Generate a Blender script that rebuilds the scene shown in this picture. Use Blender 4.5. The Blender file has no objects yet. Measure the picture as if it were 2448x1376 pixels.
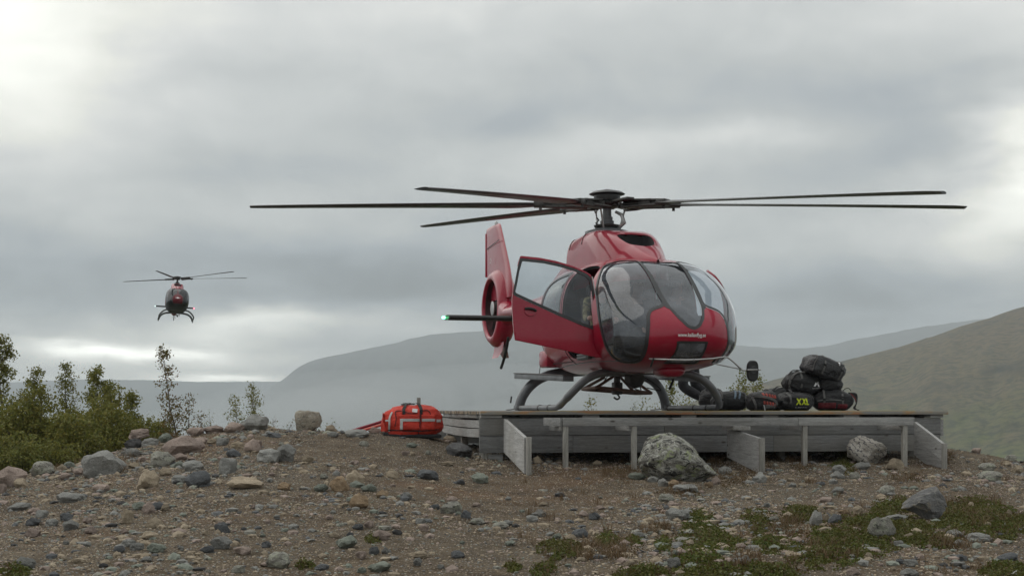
import bpy, bmesh, math, random
import numpy as np
from mathutils import Vector, Matrix, noise as mnoise
from mathutils.bvhtree import BVHTree
R = math.radians
random.seed(7); np.random.seed(7)
SC = bpy.context.scene
COL = SC.collection
# ------------------------------------------------------------------ camera (eye at the origin, looking along +Y, level, rising lens shift)
FPX, CX, HY = 3520.0, 1224.0, 975.0          # focal length and horizon of the photograph in its own pixels
cam_d = bpy.data.cameras.new('camera'); cam = bpy.data.objects.new('camera', cam_d); COL.objects.link(cam)
cam.location = (0, 0, 0); cam.rotation_euler = (R(90), 0, 0)
cam_d.sensor_width = 36.0; cam_d.lens = FPX / 2448 * 36.0
cam_d.shift_y = (HY - 688.0) / 2448.0
cam_d.clip_start = 0.1; cam_d.clip_end = 40000
SC.camera = cam
# ------------------------------------------------------------------ node helpers
class NT:
    def __init__(s, nt): s.nt = nt; s.n = nt.nodes; s.l = nt.links
    def node(s, t, **kw):
        n = s.n.new(t)
        for k, v in kw.items(): setattr(n, k, v)
        return n
    def put(s, sock, v):
        if v is None: return
        if isinstance(v, bpy.types.NodeSocket): s.l.new(v, sock)
        else: sock.default_value = v
    def m(s, op, a, b=None, c=None, clamp=False):
        n = s.node('ShaderNodeMath', operation=op, use_clamp=clamp)
        s.put(n.inputs[0], a); s.put(n.inputs[1], b); s.put(n.inputs[2], c)
        return n.outputs[0]
    def mix(s, f, a, b, blend='MIX'):
        n = s.node('ShaderNodeMix', data_type='RGBA', blend_type=blend)
        s.put(n.inputs[0], f)
        for i, v in ((6, a), (7, b)):
            if isinstance(v, (tuple, list)) and len(v) == 3: v = (*v, 1)
            s.put(n.inputs[i], v)
        return n.outputs[2]
    def ramp(s, f, stops, mode='LINEAR'):
        n = s.node('ShaderNodeValToRGB'); cr = n.color_ramp; cr.interpolation = mode
        while len(cr.elements) < len(stops): cr.elements.new(0.5)
        for e, (p, c) in zip(cr.elements, stops):
            e.position = p
            if not isinstance(c, (tuple, list)): c = (c, c, c)
            e.color = (*c[:3], 1)
        s.put(n.inputs[0], f); return n.outputs[0]
    def noise(s, vec, scale, detail=4, rough=.55, dist=0.0):
        n = s.node('ShaderNodeTexNoise'); s.put(n.inputs['Vector'], vec)
        n.inputs['Scale'].default_value = scale; n.inputs['Detail'].default_value = detail
        n.inputs['Roughness'].default_value = rough; n.inputs['Distortion'].default_value = dist
        return n.outputs[0]
    def voro(s, vec, scale, feature='F1', out='Distance', rnd=1.0):
        n = s.node('ShaderNodeTexVoronoi', feature=feature); s.put(n.inputs['Vector'], vec)
        n.inputs['Scale'].default_value = scale; n.inputs['Randomness'].default_value = rnd
        return n.outputs[out]
    def mapping(s, vec, scale=(1, 1, 1), rot=(0, 0, 0), loc=(0, 0, 0)):
        n = s.node('ShaderNodeMapping'); s.put(n.inputs[0], vec)
        n.inputs['Scale'].default_value = scale; n.inputs['Rotation'].default_value = rot; n.inputs['Location'].default_value = loc
        return n.outputs[0]
    def xyz(s, vec):
        n = s.node('ShaderNodeSeparateXYZ'); s.put(n.inputs[0], vec); return n.outputs
    def comb(s, x, y, z):
        n = s.node('ShaderNodeCombineXYZ'); s.put(n.inputs[0], x); s.put(n.inputs[1], y); s.put(n.inputs[2], z); return n.outputs[0]
    def bump(s, h, strength=.5, dist=.02, normal=None):
        n = s.node('ShaderNodeBump'); n.inputs['Strength'].default_value = strength; n.inputs['Distance'].default_value = dist
        s.put(n.inputs['Height'], h); s.put(n.inputs['Normal'], normal); return n.outputs[0]
# ------------------------------------------------------------------ world: overcast sky over a clear-sky dome
HAZE_D, HAZE_TOP, HAZE_BOT, HAZE_S = 6600.0, 372.0, -142.0, 2.4e-4
HAZE_L = 0.43
SUN_AZ, SUN_EL = R(-62), R(42)                # azimuth from +Y towards +X
w = bpy.data.worlds.new('World'); SC.world = w; w.use_nodes = True
t = NT(w.node_tree); t.n.clear()
wo = t.node('ShaderNodeOutputWorld'); bg = t.node('ShaderNodeBackground'); bg.inputs['Strength'].default_value = 0.1
t.l.new(bg.outputs[0], wo.inputs[0])
tc = t.node('ShaderNodeTexCoord').outputs['Generated']
dx, dy, dz = t.xyz(tc)[:3]
az = t.m('ARCTAN2', dx, dy); el = t.m('ARCSINE', dz)
# slow warp so that no bank of cloud has a clean outline
wn = t.node('ShaderNodeTexNoise'); t.put(wn.inputs['Vector'], t.comb(t.m('MULTIPLY', az, 6.0), t.m('MULTIPLY', el, 15.0), 0.0))
wn.inputs['Scale'].default_value = 1.0; wn.inputs['Detail'].default_value = 5; wn.inputs['Roughness'].default_value = .55
wr, wg, wb = t.xyz(wn.outputs['Color'])[:3]
U = t.m('ADD', t.m('MULTIPLY', az, FPX), t.m('MULTIPLY', t.m('SUBTRACT', wr, .5), 620.0))
V = t.m('ADD', t.m('MULTIPLY', el, FPX), t.m('MULTIPLY', t.m('SUBTRACT', wg, .5), 210.0))
def bank(px, py, sx, sy, amp, k=1.0):
    a = t.m('DIVIDE', t.m('SUBTRACT', U, px - CX), sx); b = t.m('DIVIDE', t.m('SUBTRACT', V, HY - py), sy)
    r2 = t.m('ADD', t.m('MULTIPLY', a, a), t.m('MULTIPLY', b, b))
    return t.m('MULTIPLY', t.m('EXPONENT', t.m('MULTIPLY', r2, -k)), amp)
base = t.xyz(t.ramp(t.m('DIVIDE', t.m('MAXIMUM', V, 0.0), 5529.0),
       [(0, .475), (.028, .475), (.046, .475), (.07, .52), (.10, .56), (.125, .565), (.15, .60), (.18, .64), (.30, .68), (1, .82)], 'EASE'))[0]
BANKS = [(40, 120, 270, 210, .46), (330, 90, 190, 90, .12), (100, 330, 420, 110, .10), (700, 70, 420, 90, .09), (1150, 60, 200, 60, .05), (2440, 20, 260, 110, .12),
         (620, 400, 380, 70, -.045), (1130, 250, 330, 90, -.055), (1420, 190, 320, 60, -.03), (1250, 300, 240, 50, -.05), (2080, 180, 360, 80, -.03), (1900, 80, 300, 50, .04), (1800, 210, 330, 55, -.05), (2250, 260, 260, 60, -.05),
         (1700, 320, 330, 42, .14), (1450, 370, 240, 40, .06), (2150, 340, 240, 80, -.09), (1900, 430, 260, 50, -.05), (2475, 400, 150, 120, .50), (2400, 520, 170, 120, .16), (2150, 560, 240, 60, .06),
         (1020, 690, 420, 90, -.13), (1950, 745, 420, 90, -.08), (520, 640, 420, 70, -.09), (150, 700, 300, 60, -.06), (100, 500, 320, 80, .03), (660, 790, 300, 26, .10),
         (330, 838, 190, 18, .50), (430, 850, 360, 56, .17), (600, 903, 190, 15, .42), (640, 778, 190, 26, .22)]
L = base
for b in BANKS: L = t.m('ADD', L, bank(*b))
den = t.m('ADD', t.m('ABSOLUTE', dz), .13)
q = t.comb(t.m('DIVIDE', dx, den), t.m('DIVIDE', dy, den), 0.0)
n1 = t.noise(q, 1.35, 7, .55, .5); n2 = t.noise(t.comb(t.m('MULTIPLY', az, 12.0), t.m('MULTIPLY', el, 19.0), 3.0), 1.0, 7, .58, .7)
nn = t.m('ADD', t.m('MULTIPLY', t.m('SUBTRACT', n1, .5), .42), t.m('MULTIPLY', t.m('SUBTRACT', n2, .5), .30))
L = t.m('MULTIPLY', L, t.m('ADD', nn, 1.0))
# what lies beyond the haze: the share of it that the air lets through
path = t.m('MINIMUM', t.m('DIVIDE', HAZE_TOP, t.m('MAXIMUM', dz, .005)), HAZE_D)
T = t.m('EXPONENT', t.m('MULTIPLY', path, -HAZE_S))
Ls = t.m('MAXIMUM', t.m('DIVIDE', t.m('SUBTRACT', L, t.m('MULTIPLY', t.m('SUBTRACT', 1.0, T), HAZE_L)), T), .04)
tint = t.ramp(Ls, [(.0, (.88, 1.0, 1.13)), (.44, (.91, 1.0, 1.08)), (.60, (.96, 1.0, .995)), (.85, (.99, 1.0, .97)), (1, (1.0, 1.0, .92))])
cl = t.node('ShaderNodeVectorMath', operation='SCALE'); t.l.new(tint, cl.inputs[0]); t.put(cl.inputs['Scale'], t.m('MULTIPLY', Ls, 10.0))
sky = t.node('ShaderNodeTexSky', sky_type='NISHITA'); sky.sun_disc = False; sky.sun_elevation = SUN_EL; sky.sun_rotation = SUN_AZ
fin = t.mix(.03, cl.outputs[0], sky.outputs[0])
t.l.new(fin, bg.inputs['Color'])
# ------------------------------------------------------------------ sun behind cloud
sd = bpy.data.lights.new('sun', 'SUN'); sd.energy = 1.2; sd.angle = R(80); sd.color = (1.0, .95, .88)
so = bpy.data.objects.new('sun', sd); COL.objects.link(so)
sdir = Vector((math.sin(SUN_AZ) * math.cos(SUN_EL), math.cos(SUN_AZ) * math.cos(SUN_EL), math.sin(SUN_EL)))
so.rotation_euler = sdir.to_track_quat('Z', 'Y').to_euler(); so.location = (-20, 0, 30)
SC.view_settings.view_transform = 'Standard'; SC.view_settings.look = 'None'
SC.view_settings.exposure = 0.0; SC.view_settings.gamma = 1.0; SC.view_settings.use_curve_mapping = False
try:
    SC.cycles.use_denoising = True; SC.cycles.denoiser = 'OPENIMAGEDENOISE'
    SC.cycles.max_bounces = 8; SC.cycles.transparent_max_bounces = 24; SC.cycles.volume_bounces = 1
    SC.cycles.caustics_reflective = False; SC.cycles.caustics_refractive = False; SC.cycles.sample_clamp_indirect = 4
except Exception: pass
# ------------------------------------------------------------------ mesh helpers
def P(px, py, Y):                              # a pixel of the photograph at a known depth -> world point
    return Vector(((px - CX) / FPX * Y, Y, (HY - py) / FPX * Y))
def pxl(p): return (CX + FPX * p[0] / p[1], HY - FPX * p[2] / p[1])
def mesh(name, v, f, mats, smooth=True, angle=None, fm=None):
    me = bpy.data.meshes.new(name)
    me.from_pydata([tuple(a) for a in v], [], f); me.update()
    if not isinstance(mats, (list, tuple)): mats = [mats]
    for m_ in mats: me.materials.append(m_)
    if fm is not None: me.polygons.foreach_set('material_index', fm)
    me.polygons.foreach_set('use_smooth', [smooth] * len(me.polygons))
    if smooth and angle: me.set_sharp_from_angle(angle=R(angle))
    return me
def mesh_np(name, v, tri, mats, smooth=False, fm=None):
    v = np.asarray(v, np.float32); tri = np.asarray(tri, np.int32); k = tri.shape[1]
    me = bpy.data.meshes.new(name)
    me.vertices.add(len(v)); me.vertices.foreach_set('co', v.ravel())
    me.loops.add(tri.size); me.loops.foreach_set('vertex_index', tri.ravel())
    me.polygons.add(len(tri)); me.polygons.foreach_set('loop_start', np.arange(0, tri.size, k, dtype=np.int32))
    me.polygons.foreach_set('loop_total', np.full(len(tri), k, np.int32))
    if not isinstance(mats, (list, tuple)): mats = [mats]
    for m_ in mats: me.materials.append(m_)
    if fm is not None: me.polygons.foreach_set('material_index', np.asarray(fm, np.int32))
    me.polygons.foreach_set('use_smooth', np.full(len(tri), smooth, bool))
    me.update(calc_edges=True); me.validate()
    return me
def link(name, data, parent=None, loc=None, rot=None, scale=None):
    o = bpy.data.objects.new(name, data); COL.objects.link(o)
    if parent is not None: o.parent = parent
    if loc is not None: o.location = loc
    if rot is not None: o.rotation_euler = rot
    if scale is not None: o.scale = scale
    return o
def tag(o, label=None, cat=None, group=None, kind=None):
    for k, v in (('label', label), ('category', cat), ('group', group), ('kind', kind)):
        if v: o[k] = v
    return o
class MB:                                      # collects shapes into one mesh
    def __init__(s): s.v = []; s.f = []
    def add(s, v, f):
        k = len(s.v); s.v += [Vector(a) for a in v]; s.f += [tuple(i + k for i in q) for q in f]; return s
    def box(s, c, size, rot=None, bev=0.0):
        hx, hy, hz = (a / 2 for a in size); M = rot if rot is not None else Matrix.Identity(3); c = Vector(c)
        if bev <= 0:
            v = [Vector((sx * hx, sy * hy, sz * hz)) for sz in (-1, 1) for sy in (-1, 1) for sx in (-1, 1)]
            f = [(0, 2, 3, 1), (4, 5, 7, 6), (0, 1, 5, 4), (2, 6, 7, 3), (0, 4, 6, 2), (1, 3, 7, 5)]
        else:
            bm = bmesh.new(); bmesh.ops.create_cube(bm, size=1.0)
            for q in bm.verts: q.co = Vector((q.co.x * size[0], q.co.y * size[1], q.co.z * size[2]))
            bmesh.ops.bevel(bm, geom=bm.edges[:], offset=bev, segments=2, profile=.5, affect='EDGES')
            bm.verts.index_update(); v = [q.co.copy() for q in bm.verts]; f = [tuple(a.index for a in q.verts) for q in bm.faces]; bm.free()
        return s.add([c + M @ a for a in v], f)
    def board(s, a, b, h, th, up=(0, 0, 1), bev=.004):   # a board from a to b, height h along up, thickness th
        a, b = Vector(a), Vector(b); d = b - a; x = d.normalized(); y = Vector(up).cross(x).normalized(); z = x.cross(y)
        return s.box((a + b) / 2, (d.length, th, h), Matrix((x, y, z)).transposed(), bev)
    def tube(s, pts, r, n=10, cap=True, squash=None):
        pts = [Vector(p) for p in pts]; k0 = len(s.v); N_ = len(pts); rs = r if isinstance(r, (list, tuple)) else [r] * N_
        nrm = None
        for i, p in enumerate(pts):
            d = (pts[min(i + 1, N_ - 1)] - pts[max(i - 1, 0)]).normalized()
            if nrm is None: nrm = d.orthogonal().normalized()
            nrm = (nrm - d * nrm.dot(d)).normalized(); bi = d.cross(nrm)
            for j in range(n):
                a = 2 * math.pi * j / n; s.v.append(p + (nrm * math.cos(a) + bi * math.sin(a)) * rs[i])
        for i in range(N_ - 1):
            for j in range(n):
                a = k0 + i * n + j; b = k0 + i * n + (j + 1) % n; s.f.append((a, b, b + n, a + n))
        if cap:
            s.f.append(tuple(k0 + j for j in reversed(range(n)))); s.f.append(tuple(k0 + (N_ - 1) * n + j for j in range(n)))
        return s
    def lathe(s, prof, n=24, c=(0, 0, 0), axis=(0, 0, 1)):   # prof: (r, h)
        M = Vector((0, 0, 1)).rotation_difference(Vector(axis)).to_matrix(); c = Vector(c); k0 = len(s.v)
        for r, h in prof:
            for j in range(n):
                a = 2 * math.pi * j / n; s.v.append(c + M @ Vector((r * math.cos(a), r * math.sin(a), h)))
        for i in range(len(prof) - 1):
            for j in range(n):
                a = k0 + i * n + j; b = k0 + i * n + (j + 1) % n; s.f.append((a, b, b + n, a + n))
        s.f.append(tuple(k0 + j for j in reversed(range(n)))); s.f.append(tuple(k0 + (len(prof) - 1) * n + j for j in range(n)))
        return s
    def ball(s, c, r, n=12, m=8, sc=(1, 1, 1)):
        c = Vector(c); prof = []
        k0 = len(s.v)
        for i in range(m + 1):
            th = math.pi * i / m
            for j in range(n):
                a = 2 * math.pi * j / n
                s.v.append(c + Vector((sc[0] * r * math.sin(th) * math.cos(a), sc[1] * r * math.sin(th) * math.sin(a), sc[2] * r * math.cos(th))))
        for i in range(m):
            for j in range(n):
                a = k0 + i * n + j; b = k0 + i * n + (j + 1) % n; s.f.append((a, a + n, b + n, b))
        return s
    def build(s, name, mat, parent=None, smooth=True, angle=40, loc=None, rot=None):
        return link(name, mesh(name, s.v, s.f, mat, smooth, angle), parent, loc, rot)
def smooth_path(pts, k=6):                     # Catmull-Rom through points
    pts = [Vector(p) for p in pts]; out = []
    for i in range(len(pts) - 1):
        p0 = pts[max(i - 1, 0)]; p1 = pts[i]; p2 = pts[i + 1]; p3 = pts[min(i + 2, len(pts) - 1)]
        for j in range(k):
            u = j / k
            out.append(.5 * ((2 * p1) + (p2 - p0) * u + (2 * p0 - 5 * p1 + 4 * p2 - p3) * u * u + (3 * p1 - p0 - 3 * p2 + p3) * u ** 3))
    out.append(pts[-1]); return out
def lerp_table(tab, x):
    if x <= tab[0][0]: return tab[0][1]
    for (a, va), (b, vb) in zip(tab, tab[1:]):
        if x <= b: return va + (vb - va) * (x - a) / (b - a)
    return tab[-1][1]
def pchip(tab):
    xs = np.array([a for a, _ in tab], float); ys = np.array([b for _, b in tab], float)
    h = np.diff(xs); d = np.diff(ys) / h; m_ = np.zeros(len(xs)); m_[0] = d[0]; m_[-1] = d[-1]
    for i in range(1, len(xs) - 1):
        if d[i - 1] * d[i] > 0:
            w1 = 2 * h[i] + h[i - 1]; w2 = h[i] + 2 * h[i - 1]; m_[i] = (w1 + w2) / (w1 / d[i - 1] + w2 / d[i])
    def ev(x):
        x = np.clip(x, xs[0], xs[-1]); i = np.clip(np.searchsorted(xs, x) - 1, 0, len(xs) - 2); u = (x - xs[i]) / h[i]
        return ((1 + 2 * u) * (1 - u) ** 2) * ys[i] + u * (1 - u) ** 2 * h[i] * m_[i] + u * u * (3 - 2 * u) * ys[i + 1] + u * u * (u - 1) * h[i] * m_[i + 1]
    return ev
def fbm(x, y, z=0.0, oct=4):                   # vectorised value noise, used for the terrain
    x = np.asarray(x, float); y = np.asarray(y, float); out = np.zeros(np.broadcast(x, y).shape); amp = 1.0; tot = 0
    for o in range(oct):
        xi = np.floor(x).astype(np.int64); yi = np.floor(y).astype(np.int64); fx = x - xi; fy = y - yi
        fx = fx * fx * (3 - 2 * fx); fy = fy * fy * (3 - 2 * fy)
        def hsh(a, b):
            n = (a * 374761393 + b * 668265263 + int(z * 1013 + o * 7919)) & 0xffffffff
            n = ((n ^ (n >> 13)) * 1274126177) & 0xffffffff
            return ((n ^ (n >> 16)) & 0xffff) / 32767.5 - 1
        v = (hsh(xi, yi) * (1 - fx) + hsh(xi + 1, yi) * fx) * (1 - fy) + (hsh(xi, yi + 1) * (1 - fx) + hsh(xi + 1, yi + 1) * fx) * fy
        out += amp * v; tot += amp; amp *= .5; x = x * 2.03 + 17.1; y = y * 2.03 - 9.3
    return out / tot
# ------------------------------------------------------------------ materials
def mat(name, col=None, rough=.6, metal=0.0, fn=None, **kw):
    m_ = bpy.data.materials.new(name); m_.use_nodes = True; t = NT(m_.node_tree)
    b = m_.node_tree.nodes['Principled BSDF']
    if col is not None: b.inputs['Base Color'].default_value = (*col, 1)
    b.inputs['Roughness'].default_value = rough; b.inputs['Metallic'].default_value = metal
    for k, v in kw.items():
        b.inputs[k.replace('_', ' ')].default_value = v
    if fn: fn(t, b)
    return m_
def varied(col, amt=.25, scale=6.0, bump=.2, bscale=60.0, bdist=.004, rough_var=.15):
    def fn(t, b):
        o = t.node('ShaderNodeTexCoord').outputs['Object']
        n = t.noise(o, scale, 5, .6); r_ = b.inputs['Roughness'].default_value
        t.put(b.inputs['Base Color'], t.ramp(n, [(.25, tuple(c * (1 - amt) for c in col)), (.75, tuple(min(1, c * (1 + amt)) for c in col))]))
        t.put(b.inputs['Roughness'], t.m('ADD', t.m('MULTIPLY', t.noise(o, scale * 3, 4), rough_var * 2), r_ - rough_var))
        if bump: t.put(b.inputs['Normal'], t.bump(t.noise(o, bscale, 4, .65), bump, bdist))
    return fn
# ================================================================== the setting: ground, hills, haze
CREST = [(-600, -1.7, 18.5), (0, -.93, 19.6), (150, -.80, 20.0), (300, -.56, 20.6), (450, -.40, 21.2), (600, -.265, 21.6), (740, -.32, 21.6), (900, -.37, 21.8),
         (1000, -.415, 22.0), (1150, -.56, 22.6), (1300, -.60, 23), (1800, -.62, 24), (2260, -.66, 23.4), (2350, -.74, 23.2), (2448, -.86, 23.0), (2900, -1.7, 22.0)]
_cz = pchip([(a, b) for a, b, c in CREST]); _cy = pchip([(a, c) for a, b, c in CREST])
def ground_h(x, y, fine=True):
    x = np.asarray(x, float); y = np.asarray(y, float)
    px = CX + FPX * x / np.maximum(y, 6.0)
    px = np.where(y > 26, CX + FPX * x / 26.0, px)
    cz = _cz(px); cy = _cy(px)
    tt = np.clip((y - 10.0) / (cy - 10.0), -2.5, 1)
    z0 = -1.16 - .0 * x
    near = z0 + (cz - z0) * np.where(tt > 0, np.abs(tt) ** 1.22, tt * .35)
    d = np.maximum(y - cy, 0)
    far = cz - .055 * d - .011 * np.minimum(d, 14) ** 2 * np.clip(d / 4, 0, 1)
    far = np.where(d > 14, far - .30 * (d - 14), far)
    z = np.where(y < cy, near, far)
    # under the deck the slope stays below the boards
    z = z + .045 * fbm(x * .55, y * .55, 1, 4) * np.clip((y - 2) / 8, 0, 1)
    if fine:
        z = z + .022 * fbm(x * 3.1, y * 3.1, 2, 4) + .011 * fbm(x * 13, y * 13, 3, 3)
    r = np.hypot(x, y)
    flo = -128 + 7 * fbm(x * .004, y * .004, 5, 4)
    return np.maximum(z, np.minimum(flo, -60 + 0 * flo)) if fine else np.maximum(z, -120.0)
def GH(x, y): return float(ground_h(np.array([x]), np.array([y]))[0])
def on_ground(px, py):                          # where the sight line through a pixel meets the near ground
    ys = np.arange(8.0, 26.0, .02); xs = (px - CX) / FPX * ys; zs = (HY - py) / FPX * ys
    g = ground_h(xs, ys); hit = np.nonzero(g >= zs)[0]
    i = hit[0] if len(hit) else int(np.argmin(np.abs(g - zs)))
    return Vector((xs[i], ys[i], g[i]))
def dirt_fn(t, b):
    o = t.node('ShaderNodeTexCoord').outputs['Object']; x, y, z = t.xyz(o)[:3]
    big = t.noise(o, .42, 5, .6, .6); mid = t.noise(o, 2.3, 6, .65, .3); fine_ = t.noise(o, 26, 5, .7)
    c = t.ramp(mid, [(.30, (.044, .031, .019)), (.44, (.092, .068, .042)), (.57, (.142, .108, .069)), (.72, (.215, .173, .118))])
    rust = t.ramp(big, [(.52, 0), (.66, 1)]); c = t.mix(t.m('MULTIPLY', rust, .7), c, (.150, .080, .036))
    grey = t.ramp(t.noise(o, .33, 4, .5, .2), [(.50, 0), (.62, 1)]); c = t.mix(t.m('MULTIPLY', grey, .55), c, (.118, .102, .074))
    c = t.mix(t.ramp(fine_, [(.35, .55), (.65, 0)]), c, (.052, .037, .026))
    # grit: fine stones seen as colour and relief, each cell with a colour of its own
    vn = t.node('ShaderNodeTexVoronoi', feature='F1'); t.put(vn.inputs['Vector'], o); vn.inputs['Scale'].default_value = 42
    cell = t.xyz(vn.outputs['Color']); d1 = vn.outputs['Distance']
    isg = t.m('MULTIPLY', t.m('LESS_THAN', d1, .40), t.m('GREATER_THAN', cell[0], .50))
    gcol = t.ramp(cell[1], [(0, (.10, .095, .09)), (.3, (.24, .20, .155)), (.6, (.38, .32, .25)), (.8, (.24, .25, .25)), (1, (.48, .42, .34))], 'CONSTANT')
    c = t.mix(isg, c, gcol)
    v2 = t.node('ShaderNodeTexVoronoi', feature='F1'); t.put(v2.inputs['Vector'], o); v2.inputs['Scale'].default_value = 95
    c2 = t.xyz(v2.outputs['Color']); is2 = t.m('MULTIPLY', t.m('LESS_THAN', v2.outputs['Distance'], .38), t.m('GREATER_THAN', c2[0], .6))
    c = t.mix(is2, c, t.ramp(c2[1], [(0, (.14, .125, .11)), (.5, (.34, .285, .215)), (1, (.46, .42, .36))], 'CONSTANT'))
    # grass and heath beyond the mound
    far_ = t.m('MULTIPLY', t.m('SUBTRACT', y, 29.0), .12, clamp=True)
    c = t.mix(far_, c, t.ramp(t.noise(o, .05, 6, .65), [(.3, (.030, .040, .014)), (.6, (.055, .060, .022)), (.8, (.085, .075, .032))]))
    t.put(b.inputs['Base Color'], c)
    h = t.m('ADD', t.m('MULTIPLY', t.m('MULTIPLY', isg, t.m('SUBTRACT', .45, d1)), 1.2), t.m('ADD', t.m('MULTIPLY', is2, .22), t.m('MULTIPLY', fine_, .8)))
    t.put(b.inputs['Normal'], t.bump(h, 1.0, .022))
M_dirt = mat('stony_dirt', (.1, .08, .06), .95, fn=dirt_fn, Specular_IOR_Level=.15)
# one sheet, fine on the mound and coarser out to the horizon
gx = np.concatenate([-np.geomspace(7.6, 9000, 70)[::-1], np.arange(-7.5, 7.51, .045), np.geomspace(7.6, 9000, 70)])
gy = np.concatenate([np.array([-300, -80, -25, -8, 0, 3, 5, 6.5, 7.5, 8.3]), np.arange(9.0, 26, .045), np.geomspace(26.1, 6500, 110)])
GX, GY = np.meshgrid(gx, gy); GZ = ground_h(GX, GY)
# behind and beside the camera the ground just goes on
nx, ny = len(gx), len(gy); idx = np.arange(nx * ny).reshape(ny, nx)
quads = np.stack([idx[:-1, :-1], idx[:-1, 1:], idx[1:, 1:], idx[1:, :-1]], -1).reshape(-1, 4)
ground = link('ground', mesh_np('ground', np.stack([GX, GY, GZ], -1).reshape(-1, 3), quads, M_dirt, smooth=True)); tag(ground, kind='structure')
# ---- hills
def hill_mat(name, lo, mid, hi, scale, dark):
    def fn(t, b):
        o = t.node('ShaderNodeTexCoord').outputs['Object']; z = t.xyz(o)[2]
        n = t.noise(o, scale, 8, .62, .4); n2 = t.noise(o, scale * 9, 5, .7)
        hgt = t.m('ADD', t.m('MULTIPLY', t.m('ADD', z, 80.0), 1 / 230.0), t.m('MULTIPLY', t.m('SUBTRACT', n, .5), 1.1))
        c = t.ramp(hgt, [(.1, lo), (.42, mid), (.8, hi)])
        c = t.mix(t.ramp(n2, [(.40, .9), (.56, 0)]), c, dark)
        c = t.mix(t.ramp(t.noise(o, scale * .45, 7, .62, .8), [(.52, 0), (.64, .75)]), c, tuple(a * .55 for a in dark))
        t.put(b.inputs['Base Color'], c)
    return mat(name, mid, .95, fn=fn, Specular_IOR_Level=.1)
M_near = hill_mat('heath_hillside', (.088, .104, .022), (.122, .094, .045), (.130, .092, .050), .015, (.022, .027, .011))
M_far = hill_mat('far_fell', (.050, .056, .042), (.050, .050, .044), (.052, .049, .046), .002, (.020, .022, .020))
def hill(name, prof, D, front, back, material, rough, na=260, nr=120, floor=-130.0):
    pf = pchip(prof); a0, a1 = prof[0][0], prof[-1][0]
    px = np.linspace(a0, a1, na); s = np.linspace(0, 1, nr)
    PX, S = np.meshgrid(px, s); zc = (HY - pf(PX)) / FPX * D
    r = D - front + (front + back) * S; k = front / (front + back)
    u = np.where(S < k, S / k, 1 - (S - k) / (1 - k) * .8)
    prof_ = np.where(S < k, (u ** 1.25) * .55 + .45 * (u * u * (3 - 2 * u)), u * u * (3 - 2 * u))
    z = floor + (zc - floor) * prof_
    z = z + rough * fbm((PX * .01) * D / 2000, r * .004, 11, 6) * np.clip((1 - np.abs(S - k) * 1.0), 0, 1) * np.where(S > .995 * k, .25, np.clip((k - S) * 8, .1, 1))
    X = (PX - CX) / FPX * r
    n_, m_ = len(px), len(s); id_ = np.arange(n_ * m_).reshape(m_, n_)
    q = np.stack([id_[:-1, :-1], id_[:-1, 1:], id_[1:, 1:], id_[1:, :-1]], -1).reshape(-1, 4)
    o = link(name, mesh_np(name, np.stack([X, r, z], -1).reshape(-1, 3), q, material, smooth=True)); tag(o, kind='structure'); return o
hill('hill_right', [(1050, 1280), (1280, 1120), (1480, 1020), (1650, 962), (1850, 908), (2010, 866), (2100, 842), (2200, 812), (2300, 781), (2448, 735), (2700, 665), (3300, 600)], 1500, 1080, 500, M_near, 16.0)
hill('hill_far', [(260, 1066), (480, 1020), (600, 958), (645, 928), (680, 905), (740, 863), (830, 842), (950, 817), (1060, 797), (1150, 790), (1300, 786), (1480, 800), (1650, 818), (1780, 826), (1880, 832), (1960, 828), (2020, 815), (2110, 798), (2250, 775), (2500, 745), (3000, 720)],
     5100, 2600, 1200, M_far, 34.0)
hill('hill_distant', [(-900, 880), (-300, 905), (0, 914), (200, 906), (360, 908), (520, 912), (660, 911), (760, 915), (900, 930)], 5900, 1500, 600, M_far, 10.0)
# ---- the air
hb = MB().box((0, (HAZE_D - 350) / 2, (HAZE_TOP + HAZE_BOT) / 2), (19400, HAZE_D + 350, HAZE_TOP - HAZE_BOT))
M_haze = bpy.data.materials.new('haze_air'); M_haze.use_nodes = True
t = NT(M_haze.node_tree); t.n.clear(); ho = t.node('ShaderNodeOutputMaterial'); pv = t.node('ShaderNodeVolumePrincipled')
pv.inputs['Color'].default_value = (.87, .945, 1.0, 1); pv.inputs['Density'].default_value = HAZE_S; pv.inputs['Anisotropy'].default_value = 0.0
t.l.new(pv.outputs[0], ho.inputs['Volume'])
haze = hb.build('haze', M_haze, smooth=False); tag(haze, kind='stuff')
# ---- banks of mist lying in the valley before the far hill
M_mist = bpy.data.materials.new('mist_air'); M_mist.use_nodes = True
t = NT(M_mist.node_tree); t.n.clear(); mo2 = t.node('ShaderNodeOutputMaterial'); mv = t.node('ShaderNodeVolumePrincipled')
mv.inputs['Color'].default_value = (.97, .985, 1.0, 1); mv.inputs['Density'].default_value = 3.6e-4; mv.inputs['Anisotropy'].default_value = 0.0
t.l.new(mv.outputs[0], mo2.inputs['Volume'])
for px, py, Y, rx, ry, rz in ((760, 985, 3300, 330, 420, 92), (1010, 965, 3500, 420, 480, 88), (1400, 1000, 3200, 420, 420, 70), (640, 1010, 2700, 300, 350, 60)):
    c = P(px, py, Y); zb = c.z - rz
    if zb < -125: c.z += (-125 - zb)
    mb_ = MB().ball((0, 0, 0), 1.0, 40, 24); tag(link('mist', mesh('mist', [(p.x * rx, p.y * ry, p.z * rz) for p in mb_.v], mb_.f, M_mist, True), None, c, (0, R(-6), 0)), kind='stuff')
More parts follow.
